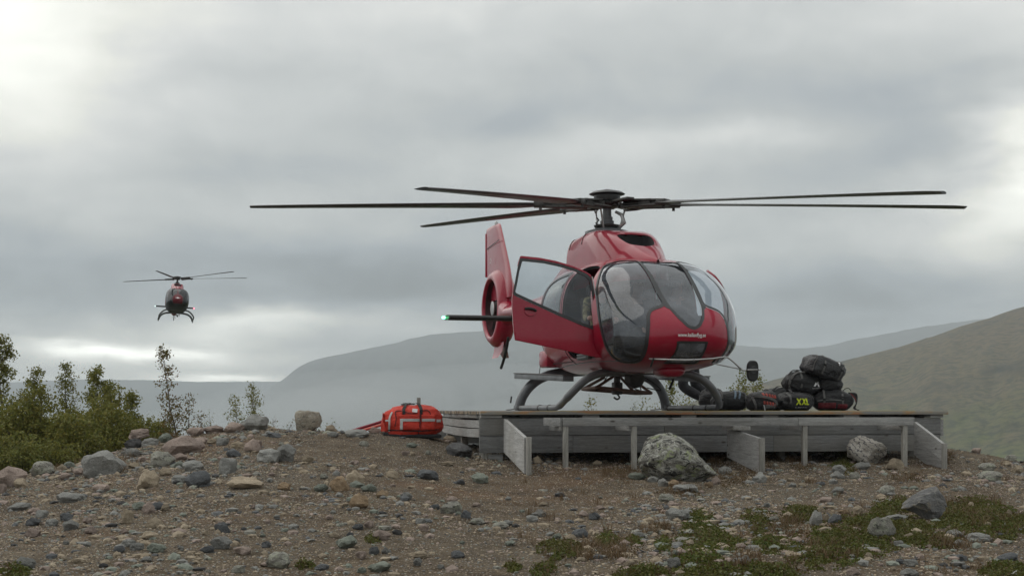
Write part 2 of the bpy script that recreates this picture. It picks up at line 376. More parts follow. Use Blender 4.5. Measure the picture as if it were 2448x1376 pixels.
# ================================================================== stones
def rock_fn(cols, lichen=None, lich_amt=.5, speck=True):
    def fn(t, b):
        o = t.node('ShaderNodeTexCoord').outputs['Object']; oi = t.node('ShaderNodeObjectInfo'); rv = t.m('MULTIPLY', oi.outputs['Random'], 91.0)
        off = t.node('ShaderNodeVectorMath', operation='ADD'); t.l.new(o, off.inputs[0]); t.l.new(t.comb(rv, rv, rv), off.inputs[1]); p = off.outputs[0]
        g = t.noise(p, 2.2, 7, .68, .5); f = t.noise(p, 22, 5, .75)
        c = t.ramp(g, [(.25, tuple(k * .65 for k in cols[0])), (.5, cols[0]), (.75, cols[1])])
        c = t.mix(t.ramp(f, [(.35, .55), (.52, 0)]), c, tuple(k * .45 for k in cols[0])); c = t.mix(t.ramp(f, [(.58, 0), (.75, .45)]), c, tuple(min(1, k * 1.7) for k in cols[1]))
        if lichen:
            for q, (lc, am, sc) in enumerate(lichen):
                ln = t.noise(p, sc, 8, .72, .8); nz = t.xyz(t.node('ShaderNodeNewGeometry').outputs['Normal'])[2]
                c = t.mix(t.m('MULTIPLY', t.ramp(ln, [(.60 - am * .25, 0), (.64 - am * .25, 1)]), .92), c, lc)
        vm = t.node('ShaderNodeVectorMath', operation='SCALE'); t.l.new(c, vm.inputs[0]); t.put(vm.inputs['Scale'], t.m('ADD', t.m('MULTIPLY', oi.outputs['Random'], .55), .92))
        t.put(b.inputs['Base Color'], vm.outputs[0])
        t.put(b.inputs['Normal'], t.bump(t.m('ADD', t.m('MULTIPLY', f, .6), t.noise(p, 7, 6, .7)), .9, .04))
    return fn
LICH = [((.34, .35, .28), .30, 3.0), ((.045, .045, .042), .12, 5.0)]
RM = {'g': mat('grey_stone', fn=rock_fn(((0.264, 0.264, 0.248), (0.376, 0.376, 0.352))), rough=.92), 'b': mat('slate_blue_stone', fn=rock_fn(((.125, .132, .138), (.195, .202, .205))), rough=.85),
      'k': mat('dark_stone', fn=rock_fn(((0.080, 0.080, 0.080), (0.160, 0.160, 0.160))), rough=.85), 'p': mat('pinkish_stone', fn=rock_fn(((0.352, 0.280, 0.240), (0.480, 0.392, 0.344))), rough=.92),
      't': mat('tan_stone', fn=rock_fn(((0.360, 0.296, 0.216), (0.496, 0.424, 0.320))), rough=.92), 'o': mat('rusty_stone', fn=rock_fn(((.30, .215, .135), (.42, .33, .235))), rough=.92),
      'n': mat('greenish_stone', fn=rock_fn(((0.232, 0.256, 0.216), (0.352, 0.376, 0.320))), rough=.9), 'l': mat('lichened_stone', fn=rock_fn(((0.272, 0.264, 0.232), (0.416, 0.400, 0.344)), LICH), rough=.93)}
for m_ in RM.values(): m_.node_tree.nodes['Principled BSDF'].inputs['Specular IOR Level'].default_value = .25
def rock_mesh(name, seed, material, sub=3, ang=.5, rough=.22, cuts=7, shape=(1, 1, .7)):
    bm = bmesh.new(); bmesh.ops.create_icosphere(bm, subdivisions=sub, radius=1.0); rg = random.Random(seed)
    planes = []
    for _ in range(cuts):
        d = Vector((rg.gauss(0, 1), rg.gauss(0, 1), rg.gauss(.25, .9))).normalized(); planes.append((d, rg.uniform(.62, .95)))
    so_ = Vector((seed * 3.7, seed * 1.3, seed * 7.1))
    for q in bm.verts:
        p = q.co.normalized(); r_ = 1.0
        for d, h in planes:
            c = p.dot(d)
            if c > .01: r_ = min(r_, r_ * (1 - ang) + ang * min(r_, h / c))
        r_ *= 1 + rough * mnoise.fractal(p * 1.3 + so_, .9, 2.0, 4) * .8 + .05 * mnoise.noise(p * 6 + so_)
        q.co = Vector((p.x * r_ * shape[0], p.y * r_ * shape[1], p.z * r_ * shape[2]))
    zs = [q.co.z for q in bm.verts]; xs = [q.co.x for q in bm.verts]; ys = [q.co.y for q in bm.verts]
    sx, sy, sz = max(xs) - min(xs), max(ys) - min(ys), max(zs) - min(zs); ox, oy, oz = (max(xs) + min(xs)) / 2, (max(ys) + min(ys)) / 2, min(zs)
    for q in bm.verts: q.co = Vector(((q.co.x - ox) / sx, (q.co.y - oy) / sy, (q.co.z - oz) / sz))
    me = bpy.data.meshes.new(name); bm.to_mesh(me); bm.free(); me.materials.append(material); me.polygons.foreach_set('use_smooth', [True] * len(me.polygons)); me.set_sharp_from_angle(angle=R(26))
    return me
VAR = {k: [rock_mesh('stone', 10 * i + j * 3 + 1, m_, 3, .97, .34, 11) for j in range(6)] for i, (k, m_) in enumerate(RM.items())}
CN = {'g': 'grey', 'b': 'slate blue', 'k': 'dark', 'p': 'pinkish', 't': 'tan', 'o': 'rust brown', 'n': 'greenish grey', 'l': 'lichened pale'}
rr = random.Random(11); placed = []; counts = {}
def put_rock(px, pyb, w_, h_, kind, label=None, me=None, name='stone', cat='stone', sink=.27, rot=None, depth=None):
    g = on_ground(px, pyb - h_ * .06); s = g.y / FPX; k_ = 1.0 if me else 1.12; W, H = w_ * s * k_, h_ * s * (k_ + sink); D = depth * W if depth else W * rr.uniform(.7, 1.0)
    o = link('boulder' if (name == 'stone' and w_ > 70) else name, me or rr.choice(VAR[kind]), None, (g.x, g.y + D * .30, 0), None, (W, D, H)); o.rotation_euler = (rr.uniform(-.12, .12), rr.uniform(-.12, .12), rot if rot is not None else rr.choice((0, math.pi)) + rr.uniform(-.25, .25))
    o.location.z = g.z - sink * H * .75
    placed.append((px, pyb, w_)); 
    if not label:
        side = 'left slope below the thicket' if px < 700 else ('bare slope below the red bag' if px < 1200 else ('gravel in front of the deck' if px < 1850 else 'mossy ground right of the lichened boulder'))
        label = f'loose {CN[kind]} stone lying on the {side}'; tag(o, label, 'stone', f'{CN[kind]} stones on the {side}')
    else: tag(o, label, cat)
    return o
C3, C4, C5, C6 = (0, 980, 3.474), (600, 980, 3.474), (1200, 980, 3.4746), (1820, 980, 3.4745)
def batch(c, rows):
    for r_ in rows:
        x_, y_, w_, h_, k_ = r_[:5]; put_rock(c[0] + x_ / c[2], c[1] + y_ / c[2], w_ / c[2], h_ / c[2], k_, r_[5] if len(r_) > 5 else None)
batch(C3, [(840, 555, 330, 190, 'g', 'broad flat pale grey boulder in the middle of the left slope'), (1500, 375, 310, 140, 'p', 'large pinkish boulder on the left slope below the lone birch'),
    (1105, 322, 150, 75, 'k', 'dark rounded stone carrying the cracked stone at the crest'), (1335, 475, 190, 115, 'l', 'rounded yellow-grey lichened stone in the left stone field'),
    (1215, 660, 180, 140, 't', 'pyramid shaped tan stone half sunk in the left slope'), (1625, 650, 190, 130, 'b', 'rough dark blue-grey stone below the left stone field'), (1890, 535, 140, 125, 'g', 'upright rounded grey stone at the right of the left stone field'),
    (1600, 510, 155, 80, 'g'), (1470, 490, 130, 60, 'n'), (1490, 415, 120, 50, 'p'), (570, 775, 215, 80, 'g', 'long low grey stone on the lower left slope'), (820, 690, 125, 65, 'p'), (330, 550, 190, 110, 'l', 'spotted lichened stone at the foot of the thicket'),
    (90, 640, 230, 150, 'p', 'rounded pinkish boulder at the left edge of the picture'), (10, 690, 60, 70, 'p'), (155, 645, 110, 70, 't'), (150, 835, 165, 60, 'g'), (285, 865, 100, 50, 'p'), (345, 890, 100, 55, 'g'), (270, 960, 120, 60, 'b'), (545, 920, 110, 60, 'b'),
    (585, 1000, 120, 75, 'g'), (420, 965, 100, 55, 'g'), (275, 1060, 120, 75, 'p'), (740, 1035, 95, 60, 'p'), (725, 945, 75, 50, 'p'), (1060, 945, 95, 110, 't'), (1145, 825, 110, 60, 'n'), (1220, 865, 100, 95, 'p'), (1295, 830, 100, 60, 'b'),
    (1365, 840, 75, 50, 't'), (1270, 985, 125, 85, 't'), (1235, 1075, 145, 60, 't'), (1055, 1135, 110, 55, 'g'), (1130, 1165, 110, 55, 'g'), (985, 1180, 90, 50, 'b'), (1290, 1190, 145, 75, 'n'), (1820, 1160, 170, 95, 'g', 'flat topped grey stone low on the left slope'),
    (1715, 1190, 105, 55, 'b'), (2000, 1205, 135, 60, 'p'), (200, 1325, 145, 95, 'g', 'pale angular stone in the lower left corner'), (1210, 1260, 90, 40, 'g'), (1940, 395, 110, 65, 'b'), (1965, 320, 90, 55, 't'), (1850, 295, 100, 60, 'g'), (1755, 285, 85, 40, 't'), (1660, 290, 110, 60, 'p'),
    (1370, 270, 100, 70, 'n'), (1240, 305, 130, 65, 'g'), (1080, 395, 140, 70, 'g'), (1610, 220, 130, 65, 'p'), (1760, 195, 160, 60, 'p'), (1950, 190, 150, 80, 'p'), (2080, 355, 130, 100, 'p'), (2010, 660, 300, 90, 't', 'low flat earth-coloured rock right of the dark rough stone'),
    (1375, 545, 110, 55, 't'), (1470, 605, 110, 60, 'g'), (1180, 430, 80, 45, 'p'), (1110, 490, 110, 50, 't'), (510, 510, 80, 55, 't'), (565, 480, 95, 45, 'n'), (540, 580, 100, 55, 'p'), (430, 525, 70, 60, 't'), (640, 545, 110, 60, 'p')])
batch(C4, [(20, 170, 210, 120, 'g', 'grey boulder on the crest in front of the small saplings'), (130, 440, 180, 105, 'g', 'rounded grey stone left of the worn bare patch'), (295, 430, 160, 130, 'g', 'ragged grey stone at the edge of the worn bare patch'), (460, 445, 95, 65, 't'), (30, 340, 90, 80, 'p'),
    (730, 675, 150, 110, 'o', 'rust and black stone at the left of the middle stone cluster'), (860, 605, 150, 90, 't', 'pale slab at the top of the middle stone cluster'), (880, 645, 120, 50, 'n'), (970, 675, 120, 60, 'n'), (580, 680, 110, 60, 'n'), (1170, 565, 105, 55, 't'),
    (1460, 580, 170, 75, 'b', 'dark blue-grey stone with yellow lichen below the red bag'), (890, 820, 150, 120, 'o', 'upright tan and grey stone below the middle stone cluster'), (1090, 735, 95, 65, 'o'), (1290, 750, 95, 60, 'g'), (1660, 860, 170, 90, 'l', 'mottled stone below the near corner of the deck'), (1780, 900, 80, 60, 'b'), (1670, 760, 90, 40, 'p'), (1525, 825, 75, 40, 'b'),
    (1875, 955, 130, 50, 'l'), (2065, 985, 140, 50, 'l'), (1410, 955, 80, 50, 'g'), (1435, 1010, 80, 60, 'p'), (1215, 1035, 80, 40, 'k'), (1080, 1085, 150, 75, 'p'), (790, 1155, 160, 95, 'n', 'smooth greenish boulder low in the middle of the slope'), (690, 1060, 90, 40, 't'), (885, 995, 85, 45, 'b'), (980, 985, 75, 55, 'p'), (125, 1140, 80, 50, 'b'),
    (210, 1320, 190, 120, 'l', 'rounded lichened boulder near the bottom edge, left of the middle'), (440, 1280, 125, 40, 't'), (580, 1330, 110, 50, 'b'), (905, 1240, 85, 60, 'p'), (1020, 1200, 80, 60, 'b'), (1390, 1225, 155, 50, 't'), (1065, 1350, 180, 80, 'n', 'flat greenish stone at the bottom edge in the middle'), (920, 1355, 80, 40, 'n'), (1720, 1230, 100, 55, 'b'), (1380, 1300, 70, 60, 'g'),
    (1720, 390, 200, 105, 'k', 'angular dark rock beside the near left corner of the deck'), (1655, 240, 110, 45, 't', 'flat tan stone under the low side boards of the deck'), (1635, 465, 110, 35, 't'), (935, 300, 80, 40, 'l'), (1335, 315, 90, 40, 'n'), (270, 665, 100, 60, 'o'), (180, 230, 120, 40, 'b'), (680, 225, 90, 40, 'g'), (660, 190, 90, 60, 't'), (1030, 190, 100, 45, 'p'), (880, 225, 180, 60, 'g')])
batch(C5, [(1525, 690, 190, 65, 'g', 'flat grey stone at the foot of the large lichened boulder'), (1430, 635, 80, 50, 'o'), (1340, 635, 80, 60, 'g'), (1865, 535, 105, 60, 'g'), (1780, 620, 75, 60, 'p'), (1125, 580, 140, 55, 'n'), (1370, 765, 120, 60, 'l'), (295, 440, 70, 55, 't'), (790, 455, 70, 35, 't'),
    (1460, 915, 180, 85, 'g', 'pale wedge stone left of the moss in front of the deck'), (305, 890, 120, 55, 'g'), (250, 930, 95, 50, 'g'), (350, 800, 75, 35, 't'), (675, 885, 75, 40, 'p'), (770, 910, 90, 55, 'b'), (815, 825, 80, 30, 'p'), (650, 1060, 130, 65, 'b'), (560, 1080, 100, 40, 't'), (1145, 1070, 90, 50, 'g'), (1435, 1310, 100, 75, 'g'), (2030, 1290, 100, 70, 'g'),
    (1985, 1160, 90, 50, 'p'), (1065, 1310, 90, 50, 't'), (1570, 1130, 70, 50, 't'), (1460, 1150, 90, 50, 'g'), (1430, 1210, 90, 45, 'n'), (40, 960, 100, 40, 'g'), (480, 720, 80, 35, 'b'), (1260, 600, 90, 45, 'g'), (1720, 645, 70, 45, 'o')])
batch(C6, [(1115, 495, 140, 85, 't', 'tan stone between the white boulder and the deck post'), (840, 495, 140, 55, 'g'), (640, 570, 115, 55, 'g'), (785, 575, 85, 55, 'l'), (650, 530, 110, 70, 'g'), (605, 615, 70, 40, 'g'), (640, 695, 90, 50, 'g'), (1055, 705, 130, 70, 'l'), (1875, 505, 130, 60, 'l'), (1920, 595, 190, 80, 'l', 'low mottled stone right of the end of the deck'),
    (1010, 1065, 210, 155, 'l', 'dark topped lichened boulder in the moss at lower right'), (465, 965, 95, 115, 'g'), (540, 925, 60, 60, 't'), (620, 940, 110, 65, 'b'), (690, 870, 80, 40, 'o'), (805, 895, 100, 90, 't'), (1140, 930, 180, 55, 'g'), (1620, 1065, 120, 60, 'g'), (1250, 1070, 100, 45, 't'), (1145, 1140, 75, 50, 'g'), (1810, 1095, 190, 65, 'g', 'flat grey slab at lower right beside the moss'), (1645, 1130, 75, 50, 'g'),
    (1245, 1295, 110, 50, 'g'), (1165, 1280, 80, 40, 'b'), (1240, 1380, 140, 60, 'g'), (2060, 885, 45, 55, 't'), (2060, 1255, 150, 60, 'b'), (2040, 465, 70, 40, 't'), (2140, 525, 90, 60, 't'), (770, 1372, 110, 60, 'p'), (1790, 350, 70, 40, 'p'), (2080, 420, 90, 45, 'l'), (500, 850, 60, 50, 't'), (540, 1020, 110, 45, 't'), (195, 1110, 70, 40, 't'), (900, 1225, 60, 40, 't')])
# the cracked stone on top of the dark one, the crest boulder, the three big ones round the deck
def big_rock(name, seed, kind_mat, sub, ang, rough, cuts, shape, reshape=None):
    me = rock_mesh(name, seed, kind_mat, sub, ang, rough, cuts, shape)
    if reshape:
        for q in me.vertices: q.co = Vector(reshape(*q.co))
    me.update(); return me
g = on_ground(326, 1068); s = g.y / FPX
o = link('stone', big_rock('stone', 77, RM['p'], 4, .8, .35, 9, (1, 1, .7)), None, (g.x + .02, g.y + .1, g.z + .10), (0.05, -.1, .3), (.30, .26, .16)); tag(o, 'cracked pinkish stone perched on a dark stone at the crest', 'stone')
crest_m = mat('pale_crest_stone', fn=rock_fn(((.27, .24, .19), (.36, .33, .275)), [((.07, .068, .06), .16, 7.0), ((.40, .39, .35), .15, 9.0)]), rough=.93)
put_rock(738, 1031, 66, 50, 'l', 'rounded pale boulder standing alone on the crest', big_rock('boulder', 31, crest_m, 4, .85, .2, 9, (1, 1, .8)), 'boulder', 'boulder', .15, .0)
lich_m = mat('lichen_boulder', fn=rock_fn(((.17, .165, .145), (.24, .23, .205)), [((.30, .30, .27), .42, 4.2), ((.25, .285, .15), .24, 6.0), ((.020, .020, .019), .32, 8.0), ((.40, .40, .36), .14, 13.0)]), rough=.95)
def wedge(x_, y_, z_):                          # high on the left, running down to a point on the right
    top = lerp_table([(-.5, .72), (-.4, .92), (-.24, 1.0), (-.08, .97), (.10, .86), (.26, .68), (.40, .52), (.5, .36)], x_)
    return (x_ + .06 * (z_ - .4) * (x_ < 0), y_ * (1 - .25 * max(0, x_)), z_ * top)
put_rock(1622, 1156, 196, 116, 'l', 'large lichen covered wedge-shaped boulder in front of the deck', big_rock('boulder', 5, lich_m, 5, .8, .16, 9, (1, .9, .9), wedge), 'boulder', 'boulder', .12, .0, .75)
def stripe_fn(t, b):
    rock_fn(((.48, .45, .40), (.60, .58, .53)))(t, b)
    o = t.node('ShaderNodeTexCoord').outputs['Object']; wv = t.node('ShaderNodeTexWave'); t.l.new(t.mapping(o, (1, 1, 2.2), (0, .35, .3)), wv.inputs['Vector']); wv.inputs['Scale'].default_value = 2.1; wv.inputs['Distortion'].default_value = 7.0; wv.inputs['Detail'].default_value = 5; wv.inputs['Detail Scale'].default_value = 2.0
    old = b.inputs['Base Color'].links[0].from_socket; m1 = t.m('MULTIPLY', t.ramp(wv.outputs['Fac'], [(.03, 1), (.12, 0)]), t.ramp(t.noise(o, 2.4, 5), [(.38, 0), (.50, 1)]))
    t.put(b.inputs['Base Color'], t.mix(m1, old, (.075, .075, .09)))
put_rock(2085, 1113, 100, 68, 'g', 'pale banded boulder against the right part of the deck', big_rock('boulder', 15, mat('banded_stone', fn=stripe_fn, rough=.9), 4, .9, .25, 10, (1, 1, .8)), 'boulder', 'boulder', .10, .2, .8)
def vein_fn(t, b):
    rock_fn(((.21, .21, .21), (.30, .295, .28)), [((.34, .30, .23), .22, 1.1)])(t, b)
    o = t.node('ShaderNodeTexCoord').outputs['Object']; old = b.inputs['Base Color'].links[0].from_socket
    vd = t.voro(t.mapping(o, (1.2, 1.2, 1.6), (.3, .5, .2)), 2.0, 'DISTANCE_TO_EDGE'); t.put(b.inputs['Base Color'], t.mix(t.m('MULTIPLY', t.ramp(vd, [(.012, 1), (.03, 0)]), .5), old, (.36, .34, .30)))
def slab(x_, y_, z_):
    top = lerp_table([(-.5, .50), (-.3, .75), (0, .92), (.25, 1.0), (.42, .85), (.5, .6)], x_); bot = lerp_table([(-.5, .42), (-.2, .35), (.12, 0), (.3, 0), (.5, .25)], x_)
    return (x_, y_, bot * .6 + z_ * (top - bot * .6))
put_rock(2212, 1247, 110, 82, 'g', 'large grey boulder with pale veins in the moss at right', big_rock('boulder', 41, mat('veined_stone', fn=vein_fn, rough=.9), 4, .85, .2, 8, (1, 1, .8), slab), 'boulder', 'boulder', .08, .0, .7)
# further loose stones, up to the number that can be told apart
tries = 0; extra = 0
while extra < 88 and tries < 5000:
    tries += 1; px = rr.uniform(0, 2448); py = rr.uniform(1060, 1372)
    cy_ = 975 - float(_cz(px)) / float(_cy(px)) * FPX
    if py < cy_ + 14: continue
    if 1145 < px < 2270 and py < 1150: continue
    dens = 1.0 if px < 650 else (.5 if px < 1200 else .7)
    if rr.random() > dens: continue
    w_ = min(38, 11 + rr.expovariate(1 / 8.0))
    if any(abs(px - a) < (w_ + c) * .55 and abs(py - b) < (w_ + c) * .38 for a, b, c in placed): continue
    put_rock(px, py, w_, w_ * rr.uniform(.38, .7), rr.choices('gbptonkl', (5, 1.2, 4.5, 6, 1.2, 3, .4, 2))[0]); extra += 1
# everything smaller: one scatter of real stones
def pebbles(nm, count, smin, smax, seed, area, dens_fn, pal):
    rg = np.random.RandomState(seed)
    X = rg.uniform(area[0], area[1], count * 4); Y = rg.uniform(area[2], area[3], count * 4)
    ok = (np.abs(X / Y) < .365) & (rg.rand(len(X)) < dens_fn(X, Y)); X, Y = X[ok][:count], Y[ok][:count]; m_ = len(X)
    bm = bmesh.new(); bmesh.ops.create_icosphere(bm, subdivisions=1, radius=1.0); bv = np.array([q.co[:] for q in bm.verts]); bf = np.array([[a.index for a in q.verts] for q in bm.faces]); bm.free()
    S = smin * (smax / smin) ** (rg.rand(m_) ** 2.6)
    a = rg.rand(m_) * 6.28; ca, sa = np.cos(a), np.sin(a)
    k = 1 + rg.uniform(-.30, .30, (m_, len(bv), 1)); V = bv[None] * k
    sc = np.stack([S * rg.uniform(.7, 1.2, m_), S * rg.uniform(.55, .95, m_), S * rg.uniform(.30, .62, m_)], -1); V = V * sc[:, None, :]
    x = V[..., 0] * ca[:, None] - V[..., 1] * sa[:, None]; y = V[..., 0] * sa[:, None] + V[..., 1] * ca[:, None]
    Z = ground_h(X, Y); V = np.stack([x + X[:, None], y + Y[:, None], V[..., 2] + (Z + S * .12)[:, None]], -1)
    F = bf[None] + (np.arange(m_) * len(bv))[:, None, None]
    cm = rg.choice(len(pal), m_, p=[p for _, p in pal])
    me = mesh_np(nm, V.reshape(-1, 3), F.reshape(-1, 3), [RM[q] for q, _ in pal], smooth=False, fm=np.repeat(cm, len(bf)))
    return tag(link(nm, me), kind='stuff')
def dens(X, Y):
    px = CX + FPX * X / Y; py = HY - FPX * ground_h(X, Y) / Y
    d = .07 + 1.0 * np.clip(fbm(X * .7, Y * .7, 21, 4) + .08, 0, 1)
    left = np.exp(-((px - 330) / 330.0) ** 2); mid = np.exp(-(((px - 1650) / 260.0) ** 2 + ((py - 1290) / 90.0) ** 2))
    bare = np.exp(-(((px - 900) / 190.0) ** 2 + ((py - 1085) / 40.0) ** 2)) + np.exp(-(((px - 1320) / 200.0) ** 2 + ((py - 1190) / 60.0) ** 2))
    return np.clip(d + .42 * left + 1.0 * mid - .35 * bare, .03, 1)
PAL = [('g', .22), ('b', .09), ('p', .15), ('t', .34), ('n', .10), ('l', .07), ('k', .03)]
PAL[-1] = ('k', round(1 - sum(p for _, p in PAL[:-1]), 4))
pebbles('gravel', 13000, .012, .070, 5, (-8.6, 8.6, 9.3, 23.5), dens, PAL)
pebbles('fine_gravel', 36000, .006, .016, 6, (-7.6, 7.6, 9.3, 22.0), lambda X, Y: np.clip(dens(X, Y) + .25, 0, 1), [('t', .46), ('p', .20), ('g', .15), ('n', .07), ('l', .05), ('k', .07)])
# ================================================================== the wooden landing deck
def wood_fn(axis, base, warm=0.0):
    def fn(t, b):
        o = t.node('ShaderNodeTexCoord').outputs['Object']; oi = t.node('ShaderNodeObjectInfo')
        sc = [9.0, 9.0, 9.0]; sc[axis] = .55
        off = t.node('ShaderNodeVectorMath', operation='ADD'); t.l.new(o, off.inputs[0]); rv = t.m('MULTIPLY', oi.outputs['Random'], 37.0); t.l.new(t.comb(rv, rv, rv), off.inputs[1])
        g = t.noise(t.mapping(off.outputs[0], tuple(sc)), 5.0, 7, .62, .5); g2 = t.noise(t.mapping(off.outputs[0], tuple(k * 3 for k in sc)), 9.0, 5, .7)
        c = t.ramp(g, [(.28, tuple(k * .60 for k in base)), (.5, base), (.72, tuple(min(1, k * 1.30) for k in base))])
        c = t.mix(t.ramp(g2, [(.40, .6), (.55, 0)]), c, tuple(k * .48 for k in base))
        ksc = [3.0, 3.0, 3.0]; ksc[axis] = 1.3
        kn = t.voro(t.mapping(off.outputs[0], tuple(ksc)), 1.6); c = t.mix(t.ramp(kn, [(.05, .85), (.10, 0)]), c, (.045, .038, .030))
        c = t.mix(t.m('MULTIPLY', t.ramp(t.noise(off.outputs[0], 1.4, 4), [(.45, 0), (.7, 1)]), .45), c, (.17, .155, .125) if not warm else (.30, .19, .09))
        br = t.m('ADD', t.m('MULTIPLY', oi.outputs['Random'], .34), .83)
        vm = t.node('ShaderNodeVectorMath', operation='SCALE'); t.l.new(c, vm.inputs[0]); t.put(vm.inputs['Scale'], br)
        t.put(b.inputs['Base Color'], vm.outputs[0])
        t.put(b.inputs['Normal'], t.bump(t.m('ADD', g, t.m('MULTIPLY', g2, .6)), .55, .006))
    return fn
WG = (.33, .33, .322)
M_wu = mat('weathered_wood_along', WG, .82, fn=wood_fn(0, WG)); M_wv = mat('weathered_wood_across', WG, .82, fn=wood_fn(1, WG)); M_wz = mat('weathered_wood_upright', WG, .82, fn=wood_fn(2, (.36, .35, .32)))
M_ww = mat('pale_weathered_wood', WG, .82, fn=wood_fn(1, (.43, .43, .42)))
M_wf = mat('shaded_weathered_wood', WG, .85, fn=wood_fn(0, (.215, .217, .215)))  # fascia tone darkened to paint in the shade behind the rail
M_wend = mat('plank_end_grain', (.3, .2, .12), .85, fn=wood_fn(0, (.27, .225, .165), 1))
def yellow_fn(t, b):
    o = t.node('ShaderNodeTexCoord').outputs['Object']; n = t.noise(t.mapping(o, (1, 6, 6)), 3.2, 6, .65)
    t.put(b.inputs['Base Color'], t.ramp(n, [(.36, (.20, .15, .08)), (.46, (.42, .30, .05)), (.60, (.60, .47, .06)), (.75, (.62, .55, .12))]))
M_yel = mat('worn_yellow_paint', (.6, .45, .05), .7, fn=yellow_fn)
def orange_fn(t, b):
    o = t.node('ShaderNodeTexCoord').outputs['Object']; n = t.noise(t.mapping(o, (.8, 5, 5)), 2.6, 6, .65)
    t.put(b.inputs['Base Color'], t.ramp(n, [(.40, (.235, .235, .225)), (.52, (.27, .25, .21)), (.60, (.36, .24, .13)), (.66, (.40, .17, .09)), (.72, (.30, .28, .2))]))
    t.put(b.inputs['Normal'], t.bump(t.noise(t.mapping(o, (.6, 9, 9)), 5, 6, .65), .5, .006))
M_edge = mat('painted_deck_edge', (.3, .25, .2), .8, fn=orange_fn)
DA = R(10); DO = Vector((-.432, 20.0, -.04))
deck = link('landing_deck', None, None, DO, (0, 0, DA)); tag(deck, 'weathered grey wooden landing deck with bench-like rail in front', 'deck')
DM = Matrix.Translation(DO) @ Matrix.Rotation(DA, 4, 'Z'); DMi = DM.inverted()
rng = random.Random(3); DL = 6.80
k = 0; v_ = 0.0
while v_ < 5.9:
    wd = .142; j0 = rng.uniform(-.018, .014); j1 = rng.uniform(-.01, .01); th = .046 + rng.uniform(-.002, .002); z_ = -th / 2 + rng.uniform(-.003, .001)
    m_ = M_edge if k == 0 else M_wu
    if k == 0:
        for a, b in ((.0, 3.02), (3.024, DL)): MB().box(((a + b) / 2, wd / 2 - .03, -.0245), (b - a, wd, .049), None, .004).build('plank', m_, deck, True, 30)
        for a, b in ((.70, 3.0), (3.03, 6.3)): MB().box(((a + b) / 2, .028, .0030), (b - a, .085, .004)).build('paint_stripe', M_yel, deck, False)
    else:
        MB().box(((DL + j1 + j0) / 2, v_ + wd / 2, z_), (DL + j1 - j0, wd - .008, th), None, .004).build('plank', m_, deck, True, 30)
        MB().box((j0 - .0035, v_ + wd / 2, z_), (.006, wd - .012, th - .006)).build('plank_end', M_wend, deck, False)
    v_ += wd; k += 1
# spacers in the dark gap, fascia boards, joists
for u, w_ in ((.16, .29), (1.55, .24), (2.95, .22), (4.15, .22), (5.35, .24), (6.65, .20)):
    MB().box((u, .28, -.0725), (w_, .5, .043), None, .003).build('spacer_block', M_wu, deck, True, 30)
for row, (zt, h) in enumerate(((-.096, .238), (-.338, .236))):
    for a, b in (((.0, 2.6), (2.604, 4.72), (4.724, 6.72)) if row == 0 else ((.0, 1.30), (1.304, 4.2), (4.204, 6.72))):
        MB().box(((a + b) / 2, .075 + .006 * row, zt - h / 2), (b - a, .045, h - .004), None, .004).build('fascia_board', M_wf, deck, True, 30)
MB().box((DL - .06, 1.5, -.24), (.045, 2.9, .24), None, .004).build('side_board', M_wv, deck, True, 30)
for (zt, h, sag) in ((-.112, .105, .012), (-.226, .118, .02)):       # short side boards at the left, slightly bowed
    pts = []
    mb = MB()
    for i in range(9):
        u = i / 8; y_ = .12 + 3.9 * u; zz = zt - h / 2 - sag * 4 * u * (1 - u) - .012 * (1 - u)
        for dx_, dz in ((-.02, -h / 2), (.02, -h / 2), (.02, h / 2), (-.02, h / 2)): mb.v.append(Vector((.02 + dx_, y_, zz + dz)))
    for i in range(8):
        for j in range(4): mb.f.append((i * 4 + j, i * 4 + (j + 1) % 4, i * 4 + 4 + (j + 1) % 4, i * 4 + 4 + j))
    mb.f += [(0, 1, 2, 3), (32, 35, 34, 33)]; mb.build('side_board', M_wv, deck, True, 30)
MB().box((.045, 2.1, -.075), (.06, 3.9, .05), None, .004).build('side_joist', M_wv, deck, True, 30)
for u in (.4, 1.8, 3.2, 4.6, 6.0): MB().box((u, 3.0, -.17), (.09, 5.4, .19), None, .004).build('joist', M_wv, deck, True, 30)
for zt in (-.098, -.34, -.582, -.824): MB().box((DL / 2, 5.72, zt - .12), (DL - .1, .045, .236), None, .004).build('rear_light_block_board', M_wu, deck, True, 30)  # back boards added to block bright sky showing under the deck
for v0 in (.55, 2.6): MB().box((DL / 2, v0 + .012, -.20), (DL - .2, .05, .30), None, .004).build('bearer_beam', M_wu, deck, True, 30)
def gz(u, v_): p = DM @ Vector((u, v_, 0)); return GH(p.x, p.y) - DO.z
def post(u, v_, zt, w_=.065, d=.065, dig=.12):
    zb = gz(u, v_) - dig; MB().box((u, v_, (zt + zb) / 2), (w_, d, zt - zb), None, .004).build('post', M_wz, deck, True, 30)
for u, v_ in ((.12, .5), (.1, 2.2), (.12, 4.0), (2.3, .6), (4.5, .6), (6.5, .6), (3.0, 3.0), (6.5, 3.0)): post(u, v_, -.27, .10, .10)
post(.085, .16, -.58, .075, .06); MB().box((.23, .13, -.66), (.20, .04, .14), None, .004).build('corner_board', M_wu, deck, True, 30)
